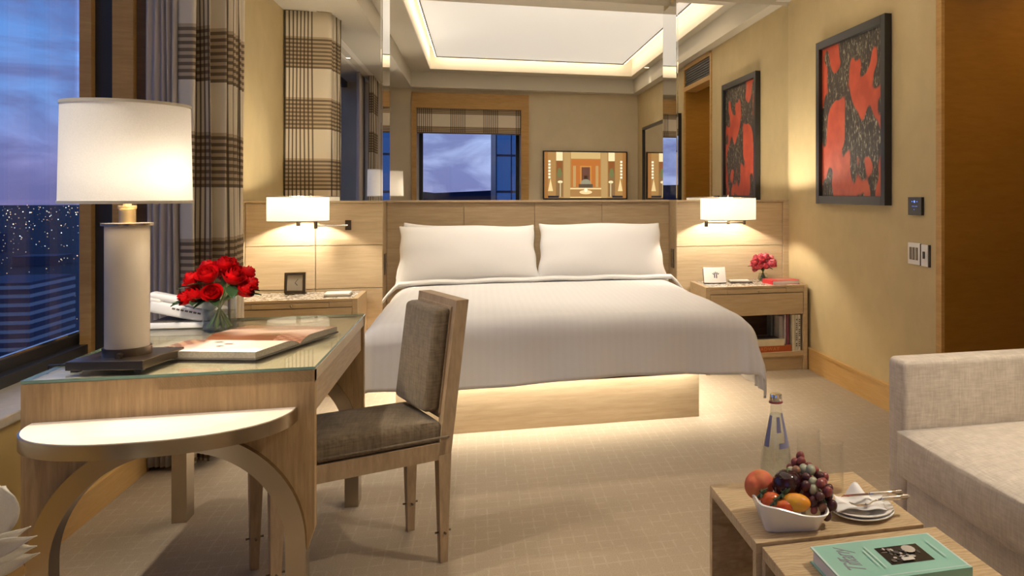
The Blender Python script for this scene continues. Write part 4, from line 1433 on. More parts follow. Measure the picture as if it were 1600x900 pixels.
obj('piping', bm, M['upholstery'], seat, smooth=True)
# back: leaning frame with padded panel
LEAN = 0.06
def BPt(off, w_, z):
    q = (z - 0.36) / (0.865 - 0.36)
    return CP(-LEAN * q + off, w_, z)
def slab(name, w0, w1, z0, z1, o0, o1, mat, parent, bev=0.0, seg=2):
    bm = new_bm()
    vv = []
    for z in (z0, z1):
        vv.append([bm.verts.new(BPt(o, w_, z)) for (o, w_) in ((o0, w0), (o1, w0), (o1, w1), (o0, w1))])
    for k in range(4):
        bm.faces.new((vv[0][k], vv[0][(k + 1) % 4], vv[1][(k + 1) % 4], vv[1][k]))
    bm.faces.new(vv[0])
    bm.faces.new(vv[1])
    if bev:
        bmesh.ops.bevel(bm, geom=list(bm.edges), offset=bev, segments=seg, profile=0.5, affect='EDGES')
    return obj(name, bm, mat, parent, smooth='auto' if bev else False)
W0, W1 = -0.02, CWD + 0.02
slab('back_post', W0, W0 + 0.036, 0.36, 0.865, -0.021, 0.021, M['chair_wood'], ch)
slab('back_post', W1 - 0.036, W1, 0.36, 0.865, -0.021, 0.021, M['chair_wood'], ch)
slab('top_rail', W0 + 0.036, W1 - 0.036, 0.83, 0.865, -0.021, 0.021, M['chair_wood'], ch)
slab('lower_rail', W0 + 0.036, W1 - 0.036, 0.475, 0.505, -0.021, 0.021, M['chair_wood'], ch)
slab('back_board', W0 + 0.036, W1 - 0.036, 0.505, 0.83, -0.018, 0.004, M['chair_wood'], ch)
slab('back_moulding', W0 + 0.026, W1 - 0.026, 0.492, 0.842, 0.0205, 0.027, M['chair_wood'], ch)
slab('back_pad', W0 + 0.030, W1 - 0.030, 0.497, 0.838, 0.02, 0.078, M['upholstery'], ch, 0.018, 3)

# ================================================================== CURTAINS
def cloth_path(pts, step=0.012):
    out = []
    for (a, b) in zip(pts[:-1], pts[1:]):
        a, b = Vector(a), Vector(b)
        n = max(1, int((b - a).length / step))
        for i in range(n):
            out.append(a.lerp(b, i / n))
    out.append(Vector(pts[-1]))
    return out
def smooth_path(p, it=3):
    for _ in range(it):
        q = [p[0]]
        for i in range(1, len(p) - 1):
            q.append((p[i - 1] + p[i] * 2 + p[i + 1]) / 4)
        q.append(p[-1])
        p = q
    return p
def hang(name, label, cat, path, z0, z1, mat, group=None, zuv=0.0, u0=0.0):
    bm = new_bm()
    L = [0.0]
    for a, b in zip(path[:-1], path[1:]):
        L.append(L[-1] + (b - a).length)
    nv = 24
    uvl = bm.loops.layers.uv.verify()
    V = []
    for i, p in enumerate(path):
        col = []
        for j in range(nv + 1):
            t = j / nv
            wob = 0.004 * math.sin(i * 0.21 + t * 7.0)
            col.append(bm.verts.new((p.x + wob, p.y + wob * 0.5, z1 + (z0 - z1) * t)))
        V.append(col)
    for i in range(len(path) - 1):
        for j in range(nv):
            idx = ((i, j), (i + 1, j), (i + 1, j + 1), (i, j + 1))
            f = bm.faces.new([V[a][b] for a, b in idx])
            for lp, (a, b) in zip(f.loops, idx):
                lp[uvl].uv = (L[a] + u0, zuv + z1 + (z0 - z1) * b / nv)
    o = obj(name, bm, mat, None, smooth=True, fix=False, solid=0.003)
    return tag(o, label, cat, group)
# far stack: a flat return from the pier, then tight pleats
far = [(-1.455, 4.585), (-1.145, 4.585), (-1.112, 4.565)]
zig = [(-1.115, 4.55)]
n = 5
for k in range(n):
    y = 4.53 - k * 0.052
    zig += [(-1.195, y - 0.012), (-1.108 + 0.006 * k, y - 0.032)]
zig += [(-1.17, 4.27), (-1.10, 4.20), (-1.19, 4.245), (-1.15, 4.15), (-1.235, 4.21), (-1.205, 4.125), (-1.275, 4.15)]
hang('plaid_curtain', 'tall brown and cream plaid curtain gathered beside the headboard', 'curtain', smooth_path(cloth_path(far + zig[1:], 0.010), 3), 0.03, 2.645, M['plaid'], 'window curtains', 0.0, 0.0)
shr = [(-1.26, 4.215)]
for k in range(5):
    shr += [(-1.295 - 0.026 * k, 4.125 + 0.004 * k), (-1.302 - 0.026 * k, 4.175)]
hang('sheer_curtain', 'grey sheer curtain hanging between the window frame and plaid curtain', 'curtain', smooth_path(cloth_path(shr, 0.010), 3), 0.02, 2.645, M['sheer'], 'window curtains')
near = []
for k in range(12):
    near += [(-1.25 + 0.03, 0.95 - k * 0.05), (-1.25 - 0.04, 0.925 - k * 0.05)]
hang('plaid_curtain', 'plaid curtain at the far end of the window seen in the mirror', 'curtain', smooth_path(cloth_path(near, 0.012), 3), 0.03, 2.645, M['plaid'], 'window curtains', 0.0)
near = []
for k in range(12):
    near += [(-1.36 + 0.02, 1.25 - k * 0.05), (-1.36 - 0.03, 1.225 - k * 0.05)]
hang('sheer_curtain', 'grey sheer curtain at the far end of the window seen in the mirror', 'curtain', smooth_path(cloth_path(near, 0.012), 3), 0.03, 2.645, M['sheer'], 'window curtains')
tk = thing('curtain_track', 'slim white curtain track under the ceiling along the window', 'curtain track', (-1.25, 2.4, 2.64))
B('rail', M['white_paint'], tk, -1.275, -1.225, YB, 4.6, 2.645, 2.65)
B('rail', M['white_paint'], tk, -1.375, -1.345, YB, 4.3, 2.645, 2.65)

# ================================================================== SOFA
sf = thing('sofa', 'oat linen sofa with square arm beside the coffee tables', 'sofa', (1.79, 1.75, 0))
def soft(name, x0, x1, y0, y1, z0, z1, bev, seg=4, mat=None, amp=0.0):
    bm = box(new_bm(), x0, x1, y0, y1, z0, z1, bev, seg)
    return obj(name, bm, mat or M['sofa'], sf, smooth='auto', angle=50)
soft('arm', 1.39, 2.19, 2.545, 2.665, 0.05, 0.652, 0.022)
soft('arm', 1.39, 2.19, 0.80, 0.92, 0.05, 0.652, 0.022)
soft('backrest', 2.02, 2.20, 0.92, 2.545, 0.05, 0.74, 0.03)
soft('base', 1.398, 2.02, 0.92, 2.545, 0.05, 0.265, 0.012)
def seat_cushion(y0, y1):
    x0, x1, z0, z1 = 1.362, 2.02, 0.268, 0.428
    bm = box(new_bm(), x0, x1, y0, y1, z0, z1)
    bmesh.ops.subdivide_edges(bm, edges=list(bm.edges), cuts=12, use_grid_fill=True)
    cx, cy, cz = (x0 + x1) / 2, (y0 + y1) / 2, (z0 + z1) / 2
    for v in bm.verts:
        a, b, c = (v.co.x - cx) / ((x1 - x0) / 2), (v.co.y - cy) / ((y1 - y0) / 2), (v.co.z - cz) / ((z1 - z0) / 2)
        v.co.z += 0.022 * c * (1 - a * a) * (1 - b * b) if c > 0 else 0
        v.co.x += 0.014 * a * (1 - c * c) * (1 - b * b)
        for k, (p, q) in enumerate(((a, c), (b, c), (a, b))):
            pass
        e = [abs(a), abs(b), abs(c)]
        m2 = sorted(e)[1]
        sh = max(0, m2 - 0.86) / 0.14
        f = 1 - 0.10 * sh * sh
        v.co.z = cz + (v.co.z - cz) * f
    return bm
o = obj('seat_cushion', seat_cushion(0.925, 1.73), M['sofa'], sf, smooth=True)
o = obj('seat_cushion', seat_cushion(1.735, 2.54), M['sofa'], sf, smooth=True)
for (x, y) in ((1.45, 2.6), (2.13, 2.6), (1.45, 0.86), (2.13, 0.86)):
    B('foot', M['black'], sf, x - 0.025, x + 0.025, y - 0.025, y + 0.025, 0, 0.05)

# ================================================================== COFFEE TABLES
def waterfall(label, x0, x1, y0, y1, z, th=0.026):
    t = thing('coffee_table', label, 'coffee table', ((x0 + x1) / 2, (y0 + y1) / 2, 0))
    B('top', M['table_wood'], t, x0, x1, y0, y1, z - th, z, 0.0015)
    B('end_panel', M['table_wood'], t, x0, x1, y0, y0 + 0.022, 0, z - th)
    B('end_panel', M['table_wood'], t, x0, x1, y1 - 0.022, y1, 0, z - th)
    return t
waterfall('figured oak coffee table carrying the fruit bowl and bottle', 0.590, 1.003, 1.740, 2.120, 0.450)
waterfall('figured oak coffee table carrying the green book', 0.602, 1.03, 1.33, 1.735, 0.443)

# green book
gb = thing('book', 'pale green hardback with a black and white photograph on its cover', 'book', (0.812, 1.545, 0.443))
mg = plain('mint_cover', (0.26, 0.50, 0.40), 0.3, var=0.05, vscale=10)
gx0, gx1, gy0, gy1 = 0.674, 0.950, 1.462, 1.634
B('back_cover', mg, gb, gx0, gx1, gy0, gy1, 0.4435, 0.4465)
B('front_cover', mg, gb, gx0, gx1, gy0, gy1, 0.4735, 0.4765)
B('spine', mg, gb, gx0, gx1, gy0 - 0.002, gy0, 0.4435, 0.4765)
B('page_block', M['paper'], gb, gx0 + 0.005, gx1 - 0.005, gy0, gy1 - 0.005, 0.4465, 0.4735)
gF = fr((gx0, gy0, 0.4765), (1, 0, 0), (0, 1, 0))
GW, GH = gx1 - gx0, gy1 - gy0
PALE = (0.62, 0.74, 0.68)
it = [(rect(0, GW, GH - 0.003, GH), PALE), (rect(GW - 0.004, GW, 0, GH), PALE), (rect(0, 0.004, 0, GH), PALE), (rect(0, GW, 0.008, 0.011), PALE)]
px0, px1, py0, py1 = 0.125, 0.222, 0.048, 0.128
it.append((rect(px0, px1, py0, py1), (0.02, 0.016, 0.013)))
rnd = random.Random(5)
for k in range(26):
    a, b = rnd.uniform(px0 + 0.012, px1 - 0.012), rnd.uniform(py0 + 0.012, py1 - 0.012)
    g = rnd.choice((0.06, 0.10, 0.2, 0.45))
    it.append((ell(a, b, rnd.uniform(0.002, 0.008), rnd.uniform(0.002, 0.008), 9), (g, g * 0.9, g * 0.8)))
it.append((ell(px0 + 0.066, py0 + 0.055, 0.014, 0.018, 12), (0.50, 0.45, 0.38)))
it.append((rect(px0 + 0.03, px0 + 0.056, py0 + 0.006, py0 + 0.02), (0.62, 0.58, 0.5)))
for (a, l0, l1) in ((0.095, 0.05, 0.12), (0.105, 0.035, 0.135), (0.246, 0.05, 0.13)):
    it.append((rect(a, a + 0.003, l0, l1), (0.52, 0.68, 0.61)))
flat_print('cover_print', it, gF, M['print_gloss'], gb, 0.0001)
text('cover_title', 'Tiffany', 0.050, fr((gx0 + 0.052, gy0 + 0.088, 0.4768), (0, 1, 0), (-1, 0, 0)), M['inkgrey'], gb, shear=0.55, extrude=0.0001, space=0.86)

# ------------------------------------------------------------------ fruit bowl
TZ = 0.450
bowl = thing('fruit_bowl', 'square white porcelain bowl with wavy rim holding fruit', 'bowl', (0.705, 1.845, TZ))
bc_ = Vector((0.703, 1.838, TZ))
br = R(-10)
def rot2(x, y):
    return Vector((x * math.cos(br) - y * math.sin(br), x * math.sin(br) + y * math.cos(br), 0))
def bowl_ring(h, s, wav, n=64):
    out = []
    for i in range(n):
        a = 2 * pi * i / n
        c_, s_ = math.cos(a), math.sin(a)
        k = (abs(c_) ** 7 + abs(s_) ** 7) ** (-1 / 7)
        x, y = c_ * k * s[0], s_ * k * s[1]
        corner = abs(abs(c_) - abs(s_))
        z = h + wav * (0.014 * math.sin(2 * a + 0.4) - 0.005)
        out.append(bc_ + rot2(x, y) + Vector((0, 0, z)))
    return out
bm = new_bm()
rings = []
for (h, s, wv) in ((0.001, (0.0, 0.0), 0), (0.001, (0.064, 0.064), 0), (0.03, (0.073, 0.076), 0.3), (0.062, (0.083, 0.092), 1), (0.064, (0.080, 0.089), 1), (0.03, (0.069, 0.072), 0.3), (0.006, (0.061, 0.061), 0), (0.006, (0.0, 0.0), 0)):
    if s[0] == 0:
        rings.append([bm.verts.new(bc_ + Vector((0, 0, h)))])
    else:
        rings.append([bm.verts.new(p) for p in bowl_ring(h, s, wv)])
for a, b in zip(rings[:-1], rings[1:]):
    n = 64
    for i in range(n):
        j = (i + 1) % n
        if len(a) == 1:
            bm.faces.new((a[0], b[i], b[j]))
        elif len(b) == 1:
            bm.faces.new((a[i], a[j], b[0]))
        else:
            bm.faces.new((a[i], a[j], b[j], b[i]))
obj('dish', bm, M['white'], bowl, smooth='auto', angle=50)

def fruit_mat(name, c1, c2, c3=None, rough=0.3, scale=18, sub=0.0):
    m, nt, b = new_mat(name)
    n = nt.noise(nt.coords(), scale, 3)
    st = [(0.35, c1), (0.6, c2)] + ([(0.75, c3)] if c3 else [])
    nt.link(nt.ramp(n, st), b.inputs['Base Color'])
    b.inputs['Roughness'].default_value = rough
    b.inputs['Specular IOR Level'].default_value = 0.5
    return m
mpeach = fruit_mat('peach_skin', (0.62, 0.20, 0.06), (0.58, 0.11, 0.05), rough=0.7)
mplum = fruit_mat('plum_skin', (0.018, 0.006, 0.008), (0.04, 0.008, 0.012), rough=0.12)
mtom = fruit_mat('tomato_skin', (0.60, 0.13, 0.015), (0.50, 0.05, 0.012), (0.62, 0.28, 0.03), rough=0.15, scale=28)
myel = fruit_mat('yellow_skin', (0.72, 0.36, 0.03), (0.70, 0.22, 0.02), (0.62, 0.10, 0.02), rough=0.15, scale=22)
def lobed(c, r, creased, squash=1.0, tilt=(0, 0), mat_rot=0.0, cleft=0.12):
    bm = new_bm()
    nu, nv = 28, 18
    T = Matrix.Translation(c) @ Matrix.Rotation(mat_rot, 4, 'Z') @ Matrix.Rotation(tilt[0], 4, 'X') @ Matrix.Rotation(tilt[1], 4, 'Y')
    def fn(u, v):
        a = 2 * pi * u
        t = pi * v
        k = r * (1 - cleft * math.exp(-((min(a, 2 * pi - a)) / 0.35) ** 2) * math.sin(t)) if creased else r
        x, y, z = k * math.sin(t) * math.cos(a), k * math.sin(t) * math.sin(a), k * squash * math.cos(t)
        z -= 0.16 * r * math.exp(-(math.sin(t) / 0.35) ** 2) * (1 if t < pi / 2 else 0)
        return T @ Vector((x, y, z))
    grid(bm, nu, nv, fn)
    bmesh.ops.remove_doubles(bm, verts=bm.verts, dist=1e-5)
    return bm
tag(obj('peach', lobed((0.650, 1.893, TZ + 0.072), 0.036, True, 0.95, (0.5, 0.3), R(-100)), mpeach, None, smooth=True), 'orange-pink peach in the white bowl', 'fruit')
pl = thing('plum', 'large glossy dark plum on top of the white bowl', 'fruit', (0.706, 1.865, TZ + 0.06))
obj('flesh', lobed((0.700, 1.838, TZ + 0.088), 0.036, True, 0.93, (0.15, 0.1), R(60), 0.06), mplum, pl, smooth=True)
obj('stalk', tube(new_bm(), [(0.700, 1.838, TZ + 0.114), (0.702, 1.840, TZ + 0.126)], 0.002, 6), M['stem'], pl)
def tomato(label, c, r, lx, rz, mat_):
    t = thing('tomato', label, 'tomato', (c[0], c[1], c[2] - r))
    obj('flesh', sphere(new_bm(), c, r, lx, 1, 0.92, 20, 12, Matrix.Rotation(rz, 4, 'Z')), mat_, t, smooth=True)
    bm = new_bm()
    e = Vector((-math.cos(rz) * lx * 0.80, -math.sin(rz) * lx * 0.80, 0.62)) * r + Vector(c)
    d = Vector((-math.cos(rz), -math.sin(rz), 0.9)).normalized()
    q = Vector((0, 0, 1)).rotation_difference(d).to_matrix().to_4x4()
    T = Matrix.Translation(e) @ q
    for k in range(6):
        a = k * 2 * pi / 6
        pts = [T @ Vector((s * r * 0.95 * math.cos(a), s * r * 0.95 * math.sin(a), r * (0.06 + 0.25 * s * (1 if k % 2 else -0.3)))) for s in (0.0, 0.5, 1.0)]
        tube(bm, [tuple(p) for p in pts], [r * 0.2, r * 0.18, r * 0.04], 6)
    tube(bm, [tuple(T @ Vector((0, 0, 0))), tuple(T @ Vector((0.1 * r, 0, r * 0.55)))], r * 0.07, 6)
    obj('calyx', bm, M['leaf'], t, smooth='auto')
tomato('small red-orange tomato with green calyx at the edge of the bowl', (0.652, 1.816, TZ + 0.062), 0.020, 1.25, R(-25), mtom)
tomato('small striped orange tomato with green calyx in front of the plum', (0.672, 1.782, TZ + 0.056), 0.018, 1.35, R(-18), mtom)
tomato('long yellow-orange fruit lying in front of the plum', (0.700, 1.782, TZ + 0.064), 0.0225, 1.55, R(-35), myel)
tag(obj('cheese_wedge', prism(new_bm(), [(0.722, 1.778), (0.758, 1.776), (0.756, 1.812), (0.726, 1.815)], TZ + 0.008, TZ + 0.050, 'z'), plain('pale_cheese', (0.62, 0.50, 0.24), 0.5), None), 'pale yellow wedge under the grapes in the bowl', 'cheese')
# grapes: every berry a part of the bunch
gr_ = thing('grape_bunch', 'bunch of red and green grapes heaped in the white bowl', 'grapes', (0.755, 1.84, TZ + 0.03))
gmats = [fruit_mat('grape_red', (0.17, 0.03, 0.03), (0.26, 0.055, 0.045), rough=0.3), fruit_mat('grape_dark', (0.04, 0.012, 0.014), (0.09, 0.02, 0.02), rough=0.25),
         fruit_mat('grape_green', (0.30, 0.33, 0.24), (0.38, 0.36, 0.22), rough=0.35), fruit_mat('grape_brown', (0.26, 0.10, 0.05), (0.30, 0.15, 0.08), rough=0.3)]
gmesh = []
for mt in gmats:
    bm = sphere(new_bm(), (0, 0, 0), 1.0, u=14, v=9)
    me = bpy.data.meshes.new('grape')
    bm.to_mesh(me)
    bm.free()
    me.materials.append(mt)
    for p in me.polygons:
        p.use_smooth = True
    gmesh.append(me)
rnd = random.Random(11)
placed = []
tries = 0
while len(placed) < 54 and tries < 9000:
    tries += 1
    u = rnd.random()
    # bunch leans from the plate side of the bowl up over the plum
    core = Vector((0.745, 1.895, TZ + 0.105)).lerp(Vector((0.772, 1.785, TZ + 0.055)), u)
    rad = 0.030 + 0.012 * math.sin(u * pi)
    d = Vector((rnd.gauss(0, 1), rnd.gauss(0, 1), rnd.gauss(0, 1))).normalized() * rad * rnd.uniform(0.6, 1.0)
    p = core + d * 1.0
    if (p - Vector((0.700, 1.838, TZ + 0.088))).length < 0.047 or p.z < TZ + 0.03 or (p - Vector((0.700, 1.782, TZ + 0.064))).length < 0.042:
        continue
    if any((p - q).length < 0.0185 for q in placed):
        continue
    placed.append(p)
for i, p in enumerate(placed):
    k = rnd.choices((0, 1, 2, 3), (6, 4, 2, 2))[0]
    g = bpy.data.objects.new('grape', gmesh[k])
    COL.objects.link(g)
    attach(g, gr_)
    s = rnd.uniform(0.0108, 0.0125)
    g.matrix_basis = Matrix.Translation(p) @ Matrix.Rotation(rnd.uniform(0, 3), 4, 'X') @ Matrix.Diagonal((s, s, s * 1.12, 1))
obj('stalk', tube(new_bm(), [(0.745, 1.895, TZ + 0.125), (0.755, 1.85, TZ + 0.095), (0.77, 1.795, TZ + 0.06), (0.79, 1.785, TZ + 0.045)], 0.0022, 6), M['stem'], gr_)

# ------------------------------------------------------------------ bottle and glasses
bt = thing('water_bottle', 'tall clear glass bottle of water with silver cap and blue printing', 'bottle', (0.755, 2.065, TZ))
BC = (0.755, 2.065, TZ)
prof = [(0.0, 0.0), (0.038, 0.0), (0.041, 0.006), (0.041, 0.06), (0.038, 0.095), (0.030, 0.135), (0.021, 0.175), (0.0145, 0.205), (0.0135, 0.222)]
obj('glass', lathe(new_bm(), prof, BC, 40), M['bottleglass'], bt, smooth='auto', angle=60)
wp = [(0.0, 0.004), (0.036, 0.004), (0.0385, 0.008), (0.0385, 0.06), (0.0355, 0.095), (0.0275, 0.135), (0.0185, 0.175), (0.0150, 0.192), (0, 0.192)]
obj('water', lathe(new_bm(), wp, BC, 36), M['water'], bt, smooth='auto', angle=60)
obj('neck_ring', lathe(new_bm(), [(0.0135, 0.221), (0.0185, 0.221), (0.0185, 0.225), (0.0135, 0.225)], BC, 28, closed=True), plain('red_ring', (0.30, 0.05, 0.05), 0.4), bt, smooth='auto')
obj('cap', lathe(new_bm(), [(0, 0.225), (0.016, 0.225), (0.0165, 0.228), (0.0165, 0.241), (0.015, 0.244), (0, 0.244)], BC, 28), M['chrome'], bt, smooth='auto')
def label_patch(a0, a1, z0, z1):
    bm = new_bm()
    def rad(z):
        for (r0, q0), (r1, q1) in zip(prof[1:-1], prof[2:]):
            if q0 <= z <= q1:
                return r0 + (r1 - r0) * (z - q0) / (q1 - q0)
        return 0.04
    grid(bm, 8, 6, lambda u, v: (BC[0] + (rad(z0 + (z1 - z0) * v) + 0.0006) * math.cos(a0 + (a1 - a0) * u), BC[1] + (rad(z0 + (z1 - z0) * v) + 0.0006) * math.sin(a0 + (a1 - a0) * u), TZ + z0 + (z1 - z0) * v))
    return bm
mlab = plain('bottle_print', (0.20, 0.20, 0.30), 0.4)
for (a0, a1, z0, z1) in ((R(-105), R(-80), 0.148, 0.187), (R(-62), R(-30), 0.110, 0.195), (R(-170), R(-140), 0.112, 0.19), (R(-95), R(-45), 0.108, 0.122)):
    obj('label_print', label_patch(a0, a1, z0, z1), mlab, bt, smooth=True)
def tumbler(label, x, y, r, h):
    t = obj('drinking_glass', lathe(new_bm(), [(0, 0.0), (r * 0.92, 0.0), (r, 0.01), (r, h), (r - 0.0014, h), (r - 0.0014, 0.012), (r * 0.88, 0.008), (0, 0.008)], (x, y, TZ), 36), M['drinkglass'], None, smooth='auto', angle=50)
    tag(t, label, 'glass', 'drinking glasses on the coffee table')
tumbler('clear drinking glass standing between the bottle and the grapes', 0.855, 2.085, 0.031, 0.135)
tumbler('clear drinking glass standing between the grapes and the plates', 0.885, 2.000, 0.031, 0.125)

# ------------------------------------------------------------------ plates, napkin, cutlery
def plate(label, z, r):
    o = obj('plate', lathe(new_bm(), [(0, 0.0), (r * 0.6, 0.0), (r * 0.62, 0.002), (r, 0.010), (r, 0.012), (r * 0.98, 0.0125), (r * 0.60, 0.0045), (0, 0.004)], (0.893, 1.838, z), 48), M['white'], None, smooth='auto', angle=50)
    tag(o, label, 'plate', 'white side plates')
plate('white plate at the bottom of the stack of two', TZ, 0.076)
plate('white plate on top of the stack of two under the napkin', TZ + 0.007, 0.073)
bm = new_bm()
rnd = random.Random(4)
def nap_fn(u, v):
    a, b = u * 2 - 1, v * 2 - 1
    x = 0.888 + a * 0.058 + b * 0.018
    y = 1.842 + b * 0.050 - a * 0.014
    fold = 0.006 * math.sin(a * 6 + b * 3) * (0.5 + 0.5 * b) + 0.016 * math.exp(-((a + 0.05 * b) / 0.35) ** 2) * max(0, b) ** 1.2
    return (x, y, TZ + 0.0225 + 0.004 * math.cos(a * 4) + max(0, fold) + 0.005 * (1 + math.sin(5 * a + 2 * b)))
grid(bm, 26, 26, nap_fn)
tag(obj('napkin', bm, M['linen'], None, smooth=True, solid=0.002), 'crumpled white napkin on the plates', 'napkin')
kn = thing('table_knife', 'silver knife with pale handle lying across the napkin', 'knife', (0.90, 1.85, TZ + 0.04))
KF = fr((0.835, 1.835, TZ + 0.047), (1.0, -0.12, 0.02), (0.12, 1.0, 0))
obj('blade', prism(new_bm(), [(0, -0.004), (0.07, -0.006), (0.07, 0.006), (0.01, 0.006)], -0.0007, 0.0007, 'z'), M['chrome'])
o = bpy.data.objects['blade']
attach(o, kn)
o.matrix_basis = KF
o = obj('handle', tube(new_bm(), [(0.07, 0, 0), (0.075, 0, 0), (0.11, 0, 0), (0.150, 0, 0), (0.155, 0, 0)], [0.003, 0.0055, 0.005, 0.0065, 0.003], 12), M['chrome'], kn, smooth=True)
o.matrix_basis = KF
fk = thing('table_fork', 'silver fork crossing the knife on the napkin', 'fork', (0.89, 1.81, TZ + 0.04))
FF = fr((0.872, 1.800, TZ + 0.043), (1.0, -0.02, 0.02), (0.02, 1, 0))
o = obj('handle', tube(new_bm(), [(0.05, 0, 0), (0.056, 0, 0), (0.09, 0, 0), (0.118, 0, 0), (0.124, 0, 0)], [0.003, 0.006, 0.0055, 0.007, 0.003], 12), M['chrome'], fk, smooth=True)
o.matrix_basis = FF
o = obj('neck', tube(new_bm(), [(0.05, 0, 0), (0.03, 0, -0.002), (0.02, 0, -0.008), (0.012, 0, -0.01)], [0.0028, 0.0022, 0.003, 0.006], 8), M['chrome'], fk, smooth=True)
o.matrix_basis = FF
for k in range(4):
    o = obj('tine', tube(new_bm(), [(0.014, (k - 1.5) * 0.0032, -0.010), (-0.012, (k - 1.5) * 0.0036, -0.007), (-0.028, (k - 1.5) * 0.0036, 0.0)], 0.0011, 6), M['chrome'], fk)
    o.matrix_basis = FF

# ================================================================== WALL PIECES (right wall)
pa = thing('framed_painting', 'black framed abstract painting of red patches on the wall', 'painting', (XR, 4.72, 1.155))
y0, y1, z0, z1, fd, fw = 4.215, 5.20, 1.155, 2.230, 0.045, 0.052
bm = new_bm()
for (a, b, c, d) in ((y0, y0 + fw, z0, z1), (y1 - fw, y1, z0, z1), (y0 + fw, y1 - fw, z0, z0 + fw), (y0 + fw, y1 - fw, z1 - fw, z1)):
    box(bm, XR - fd, XR - 0.001, a, b, c, d, 0.002)
obj('frame', bm, plain('black_frame', (0.02, 0.019, 0.018), 0.35), pa)
B('canvas', M['art'], pa, XR - 0.02, XR - 0.012, y0 + fw, y1 - fw, z0 + fw, z1 - fw)

th_ = thing('thermostat', 'small black wall thermostat with blue lit symbols', 'thermostat', (XR, 3.935, 1.11))
B('case', M['black'], th_, XR - 0.018, XR - 0.001, 3.865, 4.005, 1.108, 1.203, 0.002)
it = []
mblue = attr_mat('blue_symbols', strength=2.0)
for (a, b, r_) in ((0.045, 0.072, 0.004), (0.070, 0.072, 0.008), (0.097, 0.072, 0.004), (0.05, 0.047, 0.003), (0.065, 0.047, 0.003), (0.082, 0.047, 0.003), (0.097, 0.047, 0.003), (0.07, 0.03, 0.003)):
    it.append((ell(a, b, r_, r_ * 0.8, 10), (0.10, 0.25, 0.9)))
flat_print('symbols', it, fr((XR - 0.018, 4.005, 1.108), (0, -1, 0), (0, 0, 1)), mblue, th_)
sw = thing('switch_plate', 'pale metal wall plate with three dark rocker switches', 'switch', (XR, 3.95, 0.85))
B('plate', M['white'], sw, XR - 0.010, XR - 0.001, 3.895, 4.018, 0.848, 0.962, 0.001)
for k in range(3):
    B('rocker', M['bronze'], sw, XR - 0.014, XR - 0.010, 3.988 - k * 0.032 - 0.010, 3.988 - k * 0.032 + 0.010, 0.872, 0.938, 0.001)
B('edge', M['black'], sw, XR - 0.009, XR - 0.001, 3.889, 3.895, 0.846, 0.960)
kc = thing('key_switch', 'narrow pale wall plate with single toggle beside the three-switch plate', 'switch', (XR, 3.84, 0.85))
B('plate', M['white'], kc, XR - 0.010, XR - 0.001, 3.815, 3.882, 0.846, 0.958, 0.001)
B('toggle', M['black'], kc, XR - 0.016, XR - 0.010, 3.842, 3.858, 0.885, 0.922, 0.001)
B('edge', M['black'], kc, XR - 0.009, XR - 0.001, 3.800, 3.815, 0.844, 0.958)

# ------------------------------------------------------------------ things seen only in the mirrors
tv = thing('television', 'flat television showing a golden hotel lobby, seen in the mirror above the bed', 'television', (1.47, YB, 1.14))
tx0, tx1, tz0, tz1 = 0.87, 2.07, 1.142, 1.83
B('case', M['black'], tv, tx0, tx1, YB + 0.01, YB + 0.045, tz0, tz1, 0.003)
TW, THh = 1.16, 0.652
TFm = fr((tx1 - 0.02, YB + 0.0452, tz0 + 0.018), (-1, 0, 0), (0, 0, 1))
it = [(rect(0, TW, 0, THh), (0.40, 0.21, 0.065))]
GOLD, ORG, DKB, CRM = (0.50, 0.30, 0.11), (0.48, 0.15, 0.03), (0.05, 0.025, 0.012), (0.95, 0.75, 0.42)
it += [(rect(0.0, 0.05, 0, THh), (0.34, 0.14, 0.035)), (rect(TW - 0.05, TW, 0, THh), (0.34, 0.14, 0.035))]
for s in (0, 1):
    def mx_(a):
        return a if s == 0 else TW - a
    def rr(a, b, c, d):
        x0_, x1_ = sorted((mx_(a), mx_(b)))
        return rect(x0_, x1_, c, d)
    it.append((rr(0.16, 0.26, 0.02, 0.53), (0.24, 0.13, 0.05)))
    it.append((rr(0.165, 0.255, 0.53, THh), CRM))
    it.append((rr(0.17, 0.25, 0.36, 0.52), (0.26, 0.085, 0.02)))
    it.append((ell(mx_(0.21), 0.36, 0.03, 0.07, 14), (0.16, 0.17, 0.06)))
    it.append((ell(mx_(0.22), 0.23, 0.035, 0.02, 12), CRM))
    it.append((rr(0.215, 0.23, 0.02, 0.22), (0.6, 0.48, 0.26)))
    it.append((rr(0.27, 0.36, 0, THh), (0.47, 0.29, 0.11)))
    for k in range(6):
        it.append((rr(0.055, 0.085, 0.28 + k * 0.045, 0.31 + k * 0.045), (1.0, 0.9, 0.66)))
    it.append(([(mx_(0.05), 0.10), (mx_(0.12), 0.10), (mx_(0.085), 0.28)], (0.85, 0.62, 0.30)))
    it.append((rr(0.05, 0.20, 0.005, 0.035), (0.012, 0.012, 0.02)))
